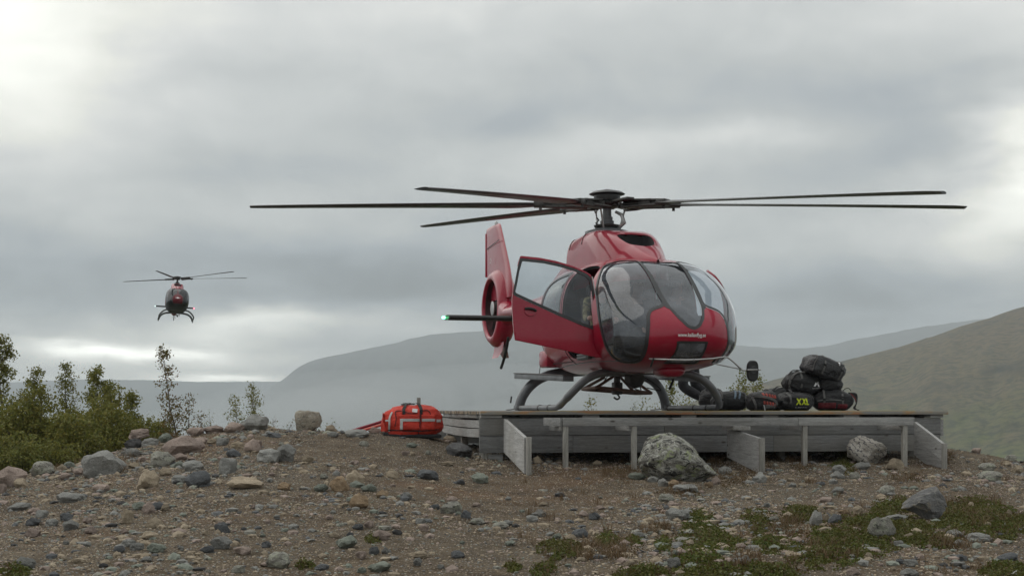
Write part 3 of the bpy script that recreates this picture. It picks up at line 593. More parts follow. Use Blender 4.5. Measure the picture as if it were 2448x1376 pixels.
# rail on posts in front, tied back to the deck with stubs
def uv(px, py, Y): q = DMi @ P(px, py, Y); return q
ra = uv(1345, 1007, 19.42); rb = uv(2184, 1010, 20.22)
rv = (ra.y + rb.y) / 2; rz = -.085
for a, b in ((ra.x, ra.x + 3.25), (ra.x + 3.254, rb.x)): MB().box(((a + b) / 2, rv, rz - .055), (b - a, .05, .108), None, .004).build('rail', M_wu, deck, True, 30)
MB().board((ra.x - .012, rv + .02, rz - .056), (ra.x - .16, rv + .42, rz - .056), .106, .05).build('rail_end', M_wv, deck, True, 30)
MB().board((rb.x + .012, rv + .02, rz - .056), (rb.x + .02, rv + .75, rz - .056), .106, .05).build('rail_end', M_wv, deck, True, 30)
for px in (1352, 1516, 1925, 2166):
    q = uv(px, 1050, 19.42 + (px - 1345) / 839 * .8); post(q.x, rv + .03, rz - .112, .064, .075)
    MB().box((q.x - .05, rv + .40, rz - .145), (.05, .74, .06), None, .004).build('rail_stub', M_wv, deck, True, 30)
MB().box((uv(1772, 1010, 19.8).x, rv + .2, rz - .142), (.24, .5, .055), None, .004).build('rail_stub', M_wv, deck, True, 30)
# three sloping wing boards running out from the front
for (fa, Yf, ftop, fbot), (nb, Yn, ntop, nbot) in (((1208, 20.02, 1001, 1080), (1257, 18.6, 1045, 1131)), ((1742, 20.45, 1022, 1092), (1819, 19.0, 1047, 1131)), ((2189, 20.95, 1008, 1086), (2257, 20.05, 1060, 1143))):
    a0, a1, b0, b1 = (DMi @ P(fa, ftop, Yf), DMi @ P(fa, fbot, Yf), DMi @ P(nb, ntop, Yn), DMi @ P(nb, nbot, Yn))
    ax = (b0 - a0).normalized(); sd_ = Vector((ax.y, -ax.x, 0)).normalized() * .0225; mb = MB()
    mid0, midA, midB = None, a0.lerp(a1, .5), b0.lerp(b1, .5)
    two = [((a0, a1, b0, b1))] if fa != 2189 else [(a0, midA, b0, midB), (midA - Vector((0, 0, .004)), a1, midB - Vector((0, 0, .004)), b1)]
    for q0, q1, q2, q3 in two:
        mb = MB(); vs = [q0 + sd_, q0 - sd_, q1 - sd_, q1 + sd_, q2 + sd_, q2 - sd_, q3 - sd_, q3 + sd_]
        mb.add(vs, [(0, 1, 2, 3), (7, 6, 5, 4), (0, 4, 5, 1), (1, 5, 6, 2), (2, 6, 7, 3), (3, 7, 4, 0)]); mb.build('wing_board', M_ww, deck, True, 30)
    if fa != 1742:
        pp = b0 + Vector((.0, -.045, 0)); post(pp.x + (.03 if fa == 1208 else -.02), pp.y, b0.z + .008, .06, .06, .1)
    else: post(b0.x + .0, b0.y - .035, b0.z + .004, .07, .05, .02)
# nail heads on the fascia
nh = MB()
for u in (.1, .5, 1.3, 2.2, 3.0, 3.9, 4.9, 5.8, 6.6):
    for z_ in (-.16, -.27, -.40, -.52): nh.lathe([(.006, 0), (.006, .003)], 6, (u + rng.uniform(-.05, .05), .0515, z_), (0, -1, 0))
nl = nh.build('nail_head', M_wend, deck, False); tag(nl, kind='stuff')
# ================================================================== helicopters: the lofted shell
_W  = [(0, 0.0), (.29, .385), (.43, .55), (.62, .74), (.83, .905), (1.0, .98), (1.18, 1.02), (1.55, 1.025), (1.84, .985), (1.97, .90), (2.09, .73), (2.21, .53), (2.32, .37), (2.53, .285), (2.72, .24), (2.9, .205), (3.0, .19)]
_ZB = [(0, 1.03), (.29, .80), (.43, .725), (.62, .645), (.83, .575), (1.0, .54), (1.18, .52), (1.84, .52), (1.97, .58), (2.09, .76), (2.21, 1.02), (2.32, 1.28), (2.53, 1.46), (2.72, 1.56), (2.9, 1.64), (3.0, 1.67)]
_ZT = [(0, 1.03), (.20, 1.13), (.29, 1.19), (.43, 1.285), (.62, 1.44), (.745, 1.575), (.83, 1.69), (.94, 1.835), (1.0, 1.905), (1.09, 2.0), (1.18, 2.06), (1.36, 2.13), (1.55, 2.155), (1.84, 2.155), (2.09, 2.12), (2.32, 2.03), (2.53, 1.97), (2.72, 1.94), (2.9, 1.94), (3.0, 1.94)]
NOSE = 3.385
fW, fZB, fZT = pchip(_W), pchip(_ZB), pchip(_ZT)
def shell_grid(ns=150, nt=128, ws=1.0, smax=2.99):
    """verts on a loft: s runs from the nose tip (x = NOSE - s*s) to the tail, theta round the section"""
    ss = np.concatenate([np.linspace(.02, 2.1, int(ns * .8)), np.linspace(2.1, smax, ns - int(ns * .8) + 1)[1:]])
    th = np.linspace(0, 2 * np.pi, nt, endpoint=False)
    S, TH = np.meshgrid(ss, th, indexing='ij')
    x = NOSE - S * S; w_ = fW(S) * ws; zb = fZB(S); zt = fZT(S)
    cab = np.clip((2.25 - S) / .35, 0, 1); zm = zb + (zt - zb) * (.5 - .06 * cab)
    c, s_ = np.cos(TH), np.sin(TH)
    et = 2.0 + 1.0 * cab * np.clip(S / 1.1, .1, 1); eb = 2.0 + .9 * cab * np.clip(S / .9, .15, 1)
    e = np.where(s_ >= 0, et, eb)
    y = w_ * np.sign(c) * np.abs(c) ** (2 / e); z = zm + np.where(s_ >= 0, zt - zm, zm - zb) * np.sign(s_) * np.abs(s_) ** (2 / e)
    return np.stack([x, y, z], -1)
def shell_mesh_arrays(ns=150, nt=128, ws=1.0, smax=2.99):
    g = shell_grid(ns, nt, ws, smax); n, m_ = g.shape[:2]
    v = g.reshape(-1, 3); v = np.vstack([v, [[NOSE, 0, 1.03]]]); k = len(v) - 1
    id_ = np.arange(n * m_).reshape(n, m_); nx_ = np.roll(id_, -1, 1)
    a, b, c, d = id_[:-1], nx_[:-1], nx_[1:], id_[1:]
    tri = np.concatenate([np.stack([a, b, c], -1).reshape(-1, 3), np.stack([a, c, d], -1).reshape(-1, 3), np.stack([np.full(m_, k), nx_[0], id_[0]], -1)])
    fn = np.cross(v[tri[:, 1]] - v[tri[:, 0]], v[tri[:, 2]] - v[tri[:, 0]]); cen = v[tri].mean(1); ax = cen.copy(); ax[:, 1] = 0; ax[:, 2] = 1.4
    if (fn * (cen - ax)).sum() < 0: tri = tri[:, ::-1].copy()
    return v, tri
def vnormals(v, tri):
    fn = np.cross(v[tri[:, 1]] - v[tri[:, 0]], v[tri[:, 2]] - v[tri[:, 0]]); n = np.zeros_like(v)
    for i in range(3): np.add.at(n, tri[:, i], fn)
    return n / np.maximum(np.linalg.norm(n, axis=1, keepdims=True), 1e-9)
def chart(v, c=(1.7, 0, 1.25)):
    d = v - np.array(c); return np.stack([np.arctan2(d[:, 1], d[:, 0]), np.arctan2(d[:, 2], np.hypot(d[:, 0], d[:, 1]))], -1)
def poly_smooth(pts, k=5):
    pts = [np.array(p, float) for p in pts]; n = len(pts); out = []
    for i in range(n):
        p0, p1, p2, p3 = pts[i - 1], pts[i], pts[(i + 1) % n], pts[(i + 2) % n]
        for j in range(k):
            u = j / k
            out.append(.5 * (2 * p1 + (p2 - p0) * u + (2 * p0 - 5 * p1 + 4 * p2 - p3) * u * u + (3 * p1 - p0 - 3 * p2 + p3) * u ** 3))
    return np.array(out)
def sdf(q, poly):
    """signed distance of points q to a closed polygon, negative inside"""
    d2 = np.full(len(q), 1e9); inside = np.zeros(len(q), bool); n = len(poly)
    for i in range(n):
        a, b = poly[i], poly[(i + 1) % n]; e = b - a; w_ = q - a
        u = np.clip((w_ @ e) / max(e @ e, 1e-12), 0, 1); d2 = np.minimum(d2, ((w_ - u[:, None] * e) ** 2).sum(1))
        cond = (a[1] > q[:, 1]) != (b[1] > q[:, 1])
        xi = a[0] + (q[:, 1] - a[1]) / (b[1] - a[1] + 1e-15) * e[0]; inside ^= cond & (q[:, 0] < xi)
    return np.where(inside, -1, 1) * np.sqrt(d2)
def split_at(v, n, tri, lab, f, level):
    """cut the triangles along f == level (real new edges); returns the mesh and which side each triangle is on"""
    fv = f - level; fv = np.where(np.abs(fv) < 1e-6, 1e-6, fv); neg = fv < 0
    cnt = neg[tri].sum(1); keep = (cnt == 0) | (cnt == 3)
    T_, L_, IN = [tri[keep]], [lab[keep]], [cnt[keep] == 3]
    v, n, f = list(v), list(n), list(f); cache = {}
    def cut(a, b):
        k = (a, b) if a < b else (b, a)
        if k not in cache:
            u = fv[k[0]] / (fv[k[0]] - fv[k[1]]); cache[k] = len(v)
            v.append(v[k[0]] + (v[k[1]] - v[k[0]]) * u); nn_ = n[k[0]] + (n[k[1]] - n[k[0]]) * u; n.append(nn_ / max(np.linalg.norm(nn_), 1e-9))
            f.append(level)
        return cache[k]
    tt, ll, ii = [], [], []
    for q, lb in zip(tri[~keep].tolist(), lab[~keep].tolist()):
        for r_ in range(3):
            a, b, c = q[r_], q[(r_ + 1) % 3], q[(r_ + 2) % 3]
            if neg[a] != neg[b] and neg[a] != neg[c]: break
        ab, ac = cut(a, b), cut(a, c)
        tt += [(a, ab, ac), (ab, b, c), (ab, c, ac)]; ll += [lb] * 3; ii += [bool(neg[a]), bool(neg[b]), bool(neg[b])]
    if tt: T_.append(np.array(tt)); L_.append(np.array(ll)); IN.append(np.array(ii))
    return np.array(v), np.array(n), np.concatenate(T_), np.concatenate(L_), np.concatenate(IN)
def sub_mesh(name, v, n, tri, mats, fm=None, offset=0.0):
    used, inv = np.unique(tri, return_inverse=True); inv = inv.reshape(tri.shape)
    nv = v[used] + n[used] * offset; me = mesh_np(name, nv, inv, mats, smooth=True, fm=fm)
    if len(me.vertices) == len(used): me.normals_split_custom_set_from_vertices([tuple(a) for a in n[used]])
    return me
def front_chart(v, c=(1.7, 0, 1.25)):
    d = np.asarray(v, float) - np.array(c); d = d / np.linalg.norm(d, axis=1, keepdims=True)
    th = np.arccos(np.clip(d[:, 0], -1, 1)); h = np.maximum(np.hypot(d[:, 1], d[:, 2]), 1e-6)
    return np.stack([th * d[:, 1] / h, th * d[:, 2] / h], -1)
def azel(pts, flip=False, k=5):                # outline given as (azimuth, elevation) seen from the middle of the cabin
    d = np.array([(1.7 + math.cos(e) * math.cos(a), math.cos(e) * math.sin(a) * (-1 if flip else 1), 1.25 + math.sin(e)) for a, e in pts])
    return poly_smooth(front_chart(d), k)
def side_chart(sgn):
    return lambda v: np.stack([v[:, 0] + 50.0 * (v[:, 1] * sgn < .25), v[:, 2]], -1)
def cut_shell(regions, ws=1.0, ns=150, nt=128, smax=2.99, grid=None):
    """regions: (polygon, frame width, chart); label per triangle: 0 body, 2k+1 frame of region k, 2k+2 inside of region k"""
    v, tri = grid if grid else shell_mesh_arrays(ns, nt, ws, smax); n = vnormals(v, tri); lab = np.zeros(len(tri), int)
    for k, (poly, fw, ch) in enumerate(regions):
        f = sdf(ch(v), poly); v, n, tri, lab, ins = split_at(v, n, tri, lab, f, 0.0)
        lab = np.where(ins & (lab == 0), 2 * k + (1 if fw > 0 else 2), lab)
        if fw > 0:
            f = sdf(ch(v), poly); v, n, tri, lab, ins = split_at(v, n, tri, lab, f, -fw)
            lab = np.where(ins & (lab == 2 * k + 1), 2 * k + 2, lab)
    return v, n, tri, lab
HPHI = R(15.4); HELI_LOC = Vector((1.425, 22.07, -.04)); HELI_ROT = HPHI - R(90)
# ------------------------------------------------------------------ helicopter materials
def paint_fn(t, b):
    o = t.node('ShaderNodeTexCoord').outputs['Object']; n = t.noise(o, 2.2, 6, .65); f = t.noise(t.mapping(o, (3, 3, 14)), 4, 4, .6)
    c = t.ramp(n, [(.3, (.29, .004, .025)), (.7, (.36, .006, .034))]); z = t.xyz(o)[2]
    dust = t.m('MULTIPLY', t.ramp(f, [(.45, 0), (.8, 1)]), .09); c = t.mix(dust, c, (.25, .16, .13))
    t.put(b.inputs['Base Color'], c)
    t.put(b.inputs['Coat Roughness'], t.m('ADD', t.m('MULTIPLY', n, .10), .03))
    t.put(b.inputs['Normal'], t.bump(t.noise(o, 3.0, 3, .5), .06, .02))
M_red = mat('red_aircraft_paint', (.34, .014, .028), .38, fn=paint_fn, Coat_Weight=.75, Coat_Roughness=.04, Specular_IOR_Level=.2)
M_ductin = mat('dark_red_duct_paint', (.045, .008, .011), .6, fn=varied((.045, .008, .011), .5, 6, .1))  # dark red tone for the duct lining
M_frame = mat('dark_window_frame', (.035, .037, .040), .38, fn=varied((.035, .037, .040), .3, 5, .1))
M_black = mat('black_rubber', (.012, .012, .013), .55, fn=varied((.012, .012, .013), .3, 8, .15))
M_lining = mat('grey_cabin_lining', (.10, .105, .11), .8, fn=varied((.10, .105, .11), .25, 5, .15))
M_seat = mat('dark_seat_cloth', (.022, .023, .026), .85, fn=varied((.022, .023, .026), .35, 9, .4))
M_skid = mat('grey_skid_paint', (.13, .137, .145), .42, .25, fn=varied((.13, .137, .145), .35, 4, .15, 40))
M_steel = mat('brushed_steel', (.42, .42, .42), .32, .8, fn=varied((.42, .42, .42), .2, 7, .1))
M_dsteel = mat('dark_oily_steel', (.06, .058, .055), .45, .5, fn=varied((.06, .058, .055), .45, 12, .3, 50))
M_blade = mat('blade_composite', (.024, .024, .025), .36, fn=varied((.024, .024, .025), .35, 3, .1))
M_white = mat('white_lettering', (.85, .85, .85), .5)
M_green = mat('pale_grey_emblem', (.42, .40, .37), .5)
M_grille = mat('mesh_grille', (.015, .015, .016), .7, fn=varied((.015, .015, .016), .4, 30, .8, 120))
M_tip = mat('bronze_grey_metal', (.16, .10, .075), .5, .3, fn=varied((.16, .10, .075), .35, 8, .2))
def lamp_mat(name, col, e):
    m_ = mat(name, col, .3); b = m_.node_tree.nodes['Principled BSDF']; b.inputs['Emission Color'].default_value = (*col, 1); b.inputs['Emission Strength'].default_value = e; return m_
M_glow_g = lamp_mat('lit_green_lamp', (.12, 1.0, .35), 9); M_glow_r = lamp_mat('lit_red_lamp', (1.0, .06, .10), 9); M_glow_w = lamp_mat('lit_pale_lamp', (.75, 1.0, .95), 7)
def glass_mat(name, tint, refl, haze_):
    m_ = bpy.data.materials.new(name); m_.use_nodes = True; t = NT(m_.node_tree); t.n.clear()
    out = t.node('ShaderNodeOutputMaterial'); tr = t.node('ShaderNodeBsdfTransparent'); tr.inputs[0].default_value = (*tint, 1)
    gl = t.node('ShaderNodeBsdfGlossy'); gl.inputs['Roughness'].default_value = .03; gl.inputs['Color'].default_value = (.95, .97, 1, 1)
    fr = t.node('ShaderNodeFresnel'); fr.inputs['IOR'].default_value = 1.5
    df = t.node('ShaderNodeBsdfDiffuse'); df.inputs[0].default_value = (.36, .40, .46, 1)
    o = t.node('ShaderNodeTexCoord').outputs['Object']
    n = t.ramp(t.noise(t.mapping(o, (1, 1, 1.6)), 1.7, 4, .5, 1.6), [(.30, 0), (.75, 1)])       # diffuse film painting smoky sky reflections onto the pane
    a = t.node('ShaderNodeMixShader'); t.put(a.inputs[0], t.m('MULTIPLY', t.m('ADD', t.m('MULTIPLY', n, 1.0), .18), haze_)); t.l.new(tr.outputs[0], a.inputs[1]); t.l.new(df.outputs[0], a.inputs[2])
    b = t.node('ShaderNodeMixShader'); t.put(b.inputs[0], t.m('ADD', t.m('MULTIPLY', fr.outputs[0], refl), .01, clamp=True)); t.l.new(a.outputs[0], b.inputs[1]); t.l.new(gl.outputs[0], b.inputs[2])
    t.l.new(b.outputs[0], out.inputs['Surface']); return m_
M_glass = glass_mat('painted_sheen_canopy_glass', (.60, .65, .70), 1.6, .24)
M_glass2 = glass_mat('clear_door_glass', (.80, .84, .86), 1.1, .12)
M_glass3 = glass_mat('pale_film_chin_glass', (.70, .74, .75), 1.5, .62)  # heaviest painted film, greys the chin pane over the bright see-through
M_dglass = glass_mat('smoked_canopy_glass', (.14, .15, .16), .7, .05)
# ------------------------------------------------------------------ outlines (azimuth, elevation) on the canopy
SIDE_PANE = [(-1.298, .770), (-1.115, .510), (-1.043, .332), (-.956, .109), (-.897, -.085), (-.841, -.238), (-.800, -.364), (-.755, -.461), (-.65, -.512), (-.498, -.492), (-.413, -.425), (-.363, -.305), (-.345, -.186), (-.337, -.096), (-.322, .018), (-.192, .092), (-.238, .276), (-.310, .540), (-.480, .875), (-.69, 1.055), (-1.10, 1.035), (-1.275, .909)]
CENTRE = [(-.60, 1.02), (-.3, 1.05), (0, 1.055), (.3, 1.05), (.60, 1.02), (.478, .875), (.378, .70), (.306, .54), (.234, .276), (.182, .09), (.125, -.021), (.085, -.070), (.050, -.106), (0, -.122), (-.050, -.106), (-.085, -.070), (-.125, -.021), (-.182, .09), (-.234, .276), (-.306, .54), (-.378, .70), (-.478, .875)]
CHIN = [(-.123, -.212), (0, -.210), (.123, -.212), (.128, -.235), (.134, -.316), (.160, -.40), (.182, -.478), (0, -.483), (-.182, -.478), (-.160, -.40), (-.134, -.316), (-.128, -.235)]
DIVIDER = [(-.70, 1.045), (-.50, .88), (-.325, .54), (-.25, .276), (-.21, .085), (-.16, .045), (-.17, .09), (-.22, .276), (-.295, .54), (-.46, .88), (-.58, 1.01)]
DOOR_HOLE = [(1.62, 2.0), (1.92, 1.92), (2.10, 1.66), (2.22, 1.42), (2.29, 1.18), (2.30, .98), (2.22, .76), (2.0, .72), (1.25, .73), (1.06, .84), (1.02, 1.4), (1.06, 1.85), (1.22, 1.99)]
REAR_WIN = [(.86, 1.96), (.90, 1.60), (.86, 1.24), (.55, 1.18), (.05, 1.22), (-.22, 1.35), (-.32, 1.62), (-.18, 1.86), (.1, 1.96), (.5, 1.99)]
DOOR_WIN = [(1.62, 1.93), (1.88, 1.86), (2.05, 1.62), (2.16, 1.36), (1.9, 1.33), (1.5, 1.30), (1.12, 1.28), (1.10, 1.55), (1.13, 1.83), (1.25, 1.92)]
def loft(sections, close=True):
    """sections: list of equal-length point rings"""
    mb = MB(); n = len(sections[0])
    for s_ in sections: mb.v += [Vector(p) for p in s_]
    for i in range(len(sections) - 1):
        for j in range(n):
            a = i * n + j; b = i * n + (j + 1) % n; mb.f.append((a, b, b + n, a + n))
    if close:
        mb.f.append(tuple(reversed(range(n)))); mb.f.append(tuple((len(sections) - 1) * n + j for j in range(n)))
    return mb
def airfoil(le, te, th, n=9):                  # ring of (chord, thickness) pairs
    ring = []
    for j in range(2 * n):
        u = (j / n) if j < n else (2 - j / n); x_ = .5 - .5 * math.cos(math.pi * u)
        y_ = th * (1.4845 * math.sqrt(max(x_, 0)) - .63 * x_ - 1.758 * x_ ** 2 + 1.4215 * x_ ** 3 - .5075 * x_ ** 4)
        ring.append((le + (te - le) * x_, y_ if j < n else -y_))
    return ring
def blade_mesh(r0, r1, chord, th):
    secs = []
    for i in range(25):
        u = i / 24; r = r0 + (r1 - r0) * u
        c = chord * (.42 + .58 * min(1, u / .10)) * (1 if u < .95 else 1 - (u - .95) * 6.5); tw = R(9 - 10 * u)
        ring = []
        for a, b in airfoil(.30 * c, -.70 * c, th * (1.5 - .6 * min(1, u / .12))):
            ring.append((r, a * math.cos(tw) - b * math.sin(tw), a * math.sin(tw) + b * math.cos(tw) - .035 * u * u))
        secs.append(ring)
    return loft(secs)
def glazing(root, regs, v, n, tri, lab, frame_mat, glass):
    for k, (nm, fm_) in regs.items():
        q = tri[lab == 2 * k + 2]
        pane = link(nm, sub_mesh(nm, v, n, q, glass if not isinstance(glass, dict) else glass.get(k, glass[-1]), offset=-.006), root)
        q = tri[lab == 2 * k + 1]
        if len(q): link('window_frame', sub_mesh('window_frame', v, n, q, frame_mat, offset=.004), pane)
def rotor(root, z, Rr, blades, chord, hubr=1.0, detail=True):
    """blades: (azimuth in local degrees, tip rise)"""
    hub = MB(); hub.lathe([(.07 * hubr, -.06), (.16 * hubr, -.05), (.20 * hubr, 0), (.16 * hubr, .05), (.09 * hubr, .06)], 20, (0, 0, z))
    for k in range(3):                         # star arms
        a = R(blades[0][0] + 120 * k); d = Vector((math.cos(a), math.sin(a), 0))
        hub.board(Vector((0, 0, z + .02)), Vector((0, 0, z + .02)) + d * .62 * hubr, .035, .13 * hubr)
    ho = hub.build('rotor_hub', M_dsteel, root)
    MB().lathe([(.16, .045), (.19, .05), (.20, .10), (.20, .13), (.26 * hubr, .145), (.272 * hubr, .152), (.22 * hubr, .185), (.12, .205), (.05, .212), (.05, .22), (.02, .225)], 32, (0, 0, z)).build('hub_cap', M_blade, ho)
    if detail:
        for k in range(6):
            a = R(20 + 60 * k); MB().lathe([(.03, -.07), (.045, -.06), (.045, .0), (.03, .01)], 10, (.2 * math.cos(a), .2 * math.sin(a), z + .02)).build('elastomer_bearing', M_dsteel, ho)
        for k in range(3):
            a = R(-40 + 120 * k); b = a + .12
            lk = MB().tube([(.17 * math.cos(b), .17 * math.sin(b), z - .44), (.27 * math.cos(a), .27 * math.sin(a), z - .08)], .014, 8)
            lk.ball((.17 * math.cos(b), .17 * math.sin(b), z - .44), .028, 8, 6).ball((.27 * math.cos(a), .27 * math.sin(a), z - .08), .026, 8, 6); lk.build('pitch_link', M_steel, ho)
    bm_ = mesh('rotor_blade', *(lambda q: (q.v, q.f))(blade_mesh(.92, Rr, chord, .115 * chord * 1.15)), M_blade, True, 50)
    sl = MB()
    for zz in (.055, -.055): sl.board((.30, 0, zz), (1.02, 0, zz * .55), .03, .15)
    sl.box((.72, .0, 0), (.22, .11, .12), None, .02); sl.tube([(.32, 0, 0), (.95, 0, 0)], .04, 10); sl.box((1.02, 0, .0), (.16, .16, .09), None, .015); sl.tube([(1.0, .05, -.04), (1.0, .05, -.09)], .022, 8); sl.tube([(.62, .06, -.03), (.45, .17, -.05), (.30, .20, -.06)], .02, 8)
    slm = mesh('blade_sleeve', sl.v, sl.f, M_dsteel, True, 40)
    for azd, rise in blades:
        b = link('rotor_blade', bm_, root, (0, 0, z)); b.rotation_euler = (0, -math.asin(rise / Rr), R(azd))
        link('blade_sleeve', slm, b)
def fuselage_extras(root, near=True, ws=1.0):
    # engine cowling
    st = [(2.12, .03, 2.06), (1.95, .18, 2.14), (1.7, .30, 2.26), (1.4, .38, 2.39), (1.1, .42, 2.51), (.85, .44, 2.585), (.6, .445, 2.625), (.3, .445, 2.635), (-.1, .445, 2.615), (-.46, .44, 2.59), (-.54, .43, 2.55), (-.60, .41, 2.42), (-.66, .40, 2.32), (-1.15, .36, 2.26), (-1.6, .30, 2.19), (-2.3, .20, 2.07), (-3.0, .08, 1.97)]
    gx_ = [s[0] for s in st][::-1]; fw_ = pchip([(a, b) for a, b, c in st[::-1]]); fz_ = pchip([(a, c) for a, b, c in st[::-1]])
    xs = np.concatenate([np.linspace(2.12, -.42, 60), np.linspace(-.45, -.70, 16), np.linspace(-.75, -3.0, 24)]); nt_ = 49; g = []
    for x_ in xs:
        wv = float(fw_(x_)) * (ws * .4 + .6); zt = float(fz_(x_)); zb = 1.80; row = []
        for j in range(nt_):
            a = math.pi * j / (nt_ - 1); c, s_ = math.cos(a), math.sin(a); e = 3.0 + 8.0 * min(1, max(0, (1.5 - x_) / 1.0))
            fl = 1.0 + .10 * (1 - s_)
            row.append((x_, wv * fl * math.copysign(abs(c) ** (2 / e), c), zb + (zt - zb) * abs(s_) ** (2 / e)))
        g.append(row)
    g = np.array(g); v = g.reshape(-1, 3); id_ = np.arange(len(v)).reshape(len(xs), nt_)
    a, b, c, d = id_[:-1, :-1], id_[:-1, 1:], id_[1:, 1:], id_[1:, :-1]
    tri = np.concatenate([np.stack([a, c, b], -1).reshape(-1, 3), np.stack([a, d, c], -1).reshape(-1, 3)])
    nn_ = vnormals(v, tri)
    if nn_[id_[40, 24], 2] < 0: tri = tri[:, ::-1]
    ch = lambda v_: np.stack([v_[:, 1], v_[:, 0] + 40 * (v_[:, 2] < 2.2)], -1)
    intake = poly_smooth([(-.26, 1.12), (-.27, 1.26), (-.22, 1.46), (-.12, 1.60), (0, 1.65), (.12, 1.60), (.22, 1.46), (.27, 1.26), (.26, 1.12), (.15, 1.06), (0, 1.05), (-.15, 1.06)])
    v, n, tri, lab = cut_shell([(intake, .022, ch)], grid=(v, tri))
    cow = link('engine_cowling', sub_mesh('engine_cowling', v, n, tri[lab != 2], M_red), root)
    q = tri[lab == 2]; f = sdf(ch(v), intake); v2 = v.copy(); dep = np.clip((-f - .022) / .04, 0, 1); v2[:, 2] -= .16 * dep; v2[:, 0] -= .10 * dep
    link('air_intake', sub_mesh('air_intake', v2, vnormals(v2, q), q, M_grille), cow)
    if near:
        # panel joints on the cowling: thin raised strips with fasteners
        for x_ in (.22, -.36):
            pts = [tuple(p) for p in shell_strip(g, xs, x_)]
            MB().tube(pts, .0075, 5).build('panel_joint', M_frame, cow)
        MB().lathe([(.10, 0), (.10, .03), (.05, .05), (.02, .06)], 12, (-.2, 0, 2.63)).build('exhaust_cap', M_red, cow)
    # mast
    ms = MB().lathe([(.34, 2.62), (.33, 2.68), (.20, 2.72), (.15, 2.74), (.10, 2.745), (.105, 2.84), (.085, 2.845), (.085, 2.90), (.068, 2.905), (.062, 3.05)], 28)
    mo = ms.build('rotor_mast', M_skid if near else M_dsteel, root)
    MB().lathe([(.08, 2.74), (.19, 2.745), (.20, 2.775), (.13, 2.79), (.08, 2.795)], 24).build('swashplate', M_dsteel, mo)
    if near:
        MB().tube([(-.09, -.10, 2.76), (-.11, -.14, 2.82), (-.08, -.10, 2.86), (-.1, -.13, 2.90)], .012, 6).build('hydraulic_line', M_black, mo)
        MB().tube([(.13, .13, 2.72), (.20, .20, 2.80), (.17, .17, 2.92), (.10, .10, 2.97)], [.03, .035, .03, .02], 8).build('scissor_link', M_steel, mo)
    # tail: duct, fan, fin
    c = Vector((-6.3, 0, 1.94)); ring = []
    for r_, y_ in ((.535, -.14), (.55, -.178), (.575, -.19), (.655, -.165), (.73, -.09), (.745, 0), (.73, .09), (.655, .165), (.575, .19), (.55, .178), (.535, .14), (.532, 0)): ring.append((r_, y_))
    mb = MB(); N_ = 48
    for r_, y_ in ring:
        for j in range(N_):
            a = 2 * math.pi * j / N_; k = 1.0 + (.14 * max(0, -math.cos(a)) ** 2 if r_ > .6 else 0)
            mb.v.append(c + Vector((r_ * k * math.cos(a), y_, r_ * math.sin(a))))
    K = len(ring)
    for i in range(K):
        for j in range(N_):
            mb.f.append((i * N_ + j, i * N_ + (j + 1) % N_, ((i + 1) % K) * N_ + (j + 1) % N_, ((i + 1) % K) * N_ + j))
    sh = mb.build('tail_duct', M_red, root, True, 60)
    dl = MB()
    for y_ in (-.135, 0, .135):
        for j in range(N_): a = 2 * math.pi * j / N_; dl.v.append(c + Vector((.529 * math.cos(a), y_, .529 * math.sin(a))))
    for i in range(2):
        for j in range(N_): dl.f.append((i * N_ + j, i * N_ + (j + 1) % N_, (i + 1) * N_ + (j + 1) % N_, (i + 1) * N_ + j))
    dl.build('duct_lining', M_ductin, sh)
    fh = MB().lathe([(.03, -.13), (.11, -.11), (.145, -.04), (.145, .1), (.05, .13)], 24, c, (0, 1, 0)); fh.build('fan_hub', M_dsteel, sh)
    if near: MB().lathe([(.125, -.14), (.14, -.135), (.14, -.12), (.125, -.115)], 28, c, (0, 1, 0)).build('fan_hub_ring', M_steel, sh)
    fb = MB()
    ringb = [[(r_, a, b) for a, b in airfoil(.05, -.05, .018, 5)] for r_ in (.13, .3, .525)]
    fbm_ = loft(ringb); fbme = mesh('fan_blade', fbm_.v, fbm_.f, M_blade, True, 50)
    for k in range(10):
        o = link('fan_blade', fbme, sh, c); a = R(36 * k + 11)
        o.matrix_local = Matrix.Translation(c) @ Matrix.Rotation(-a, 4, 'Y') @ Matrix.Rotation(R(35), 4, 'X')
    for k in range(3):
        a = R(90 + 120 * k); MB().tube([c + Vector((0, .09, 0)), c + Vector((.53 * math.cos(a), .09, .53 * math.sin(a)))], .018, 8).build('stator_strut', M_dsteel, sh)
    secs = []
    for z_, le, te, th in ((2.10, -5.38, -7.10, .30), (2.28, -5.36, -7.16, .29), (2.45, -5.40, -7.20, .235), (2.62, -5.48, -7.22, .19), (2.8, -5.60, -7.24, .17), (3.1, -5.83, -7.27, .155), (3.35, -6.03, -7.29, .145), (3.50, -6.15, -7.29, .135), (3.555, -6.22, -7.24, .11), (3.572, -6.35, -7.1, .06)):
        secs.append([(a, b, z_) for a, b in airfoil(le, te, th / 2.0, 12)])
    # lower the part of the root that would close the duct
    fin = loft(secs).build('tail_fin', M_red, root, True, 55)
    if near:
        for z_ in (3.18,):
            MB().tube([(-6.0, -.078, z_ + .04), (-7.2, -.024, z_ - .02)], .007, 5).build('panel_joint', M_frame, fin)
        MB().box((-7.29, 0, 3.05), (.05, .035, .86), None, .01).build('trim_tab', M_red, fin)
        MB().lathe([(.03, 3.56), (.035, 3.60), (.02, 3.63), (.004, 3.64)], 10, (-6.5, 0, 0)).build('beacon', M_steel, fin)
        em = MB()
        for k in range(5):
            a = R(72 * k); em.add([(-6.62 + .05 * math.cos(a + d_) * r_, -.082, 2.88 + .05 * math.sin(a + d_) * r_) for d_, r_ in ((0, 1.6), (.5, .7), (-.5, .7))], [(0, 1, 2)])
        em.build('fin_emblem', M_green, fin, False)
    # boom to duct fairing
    secs = []
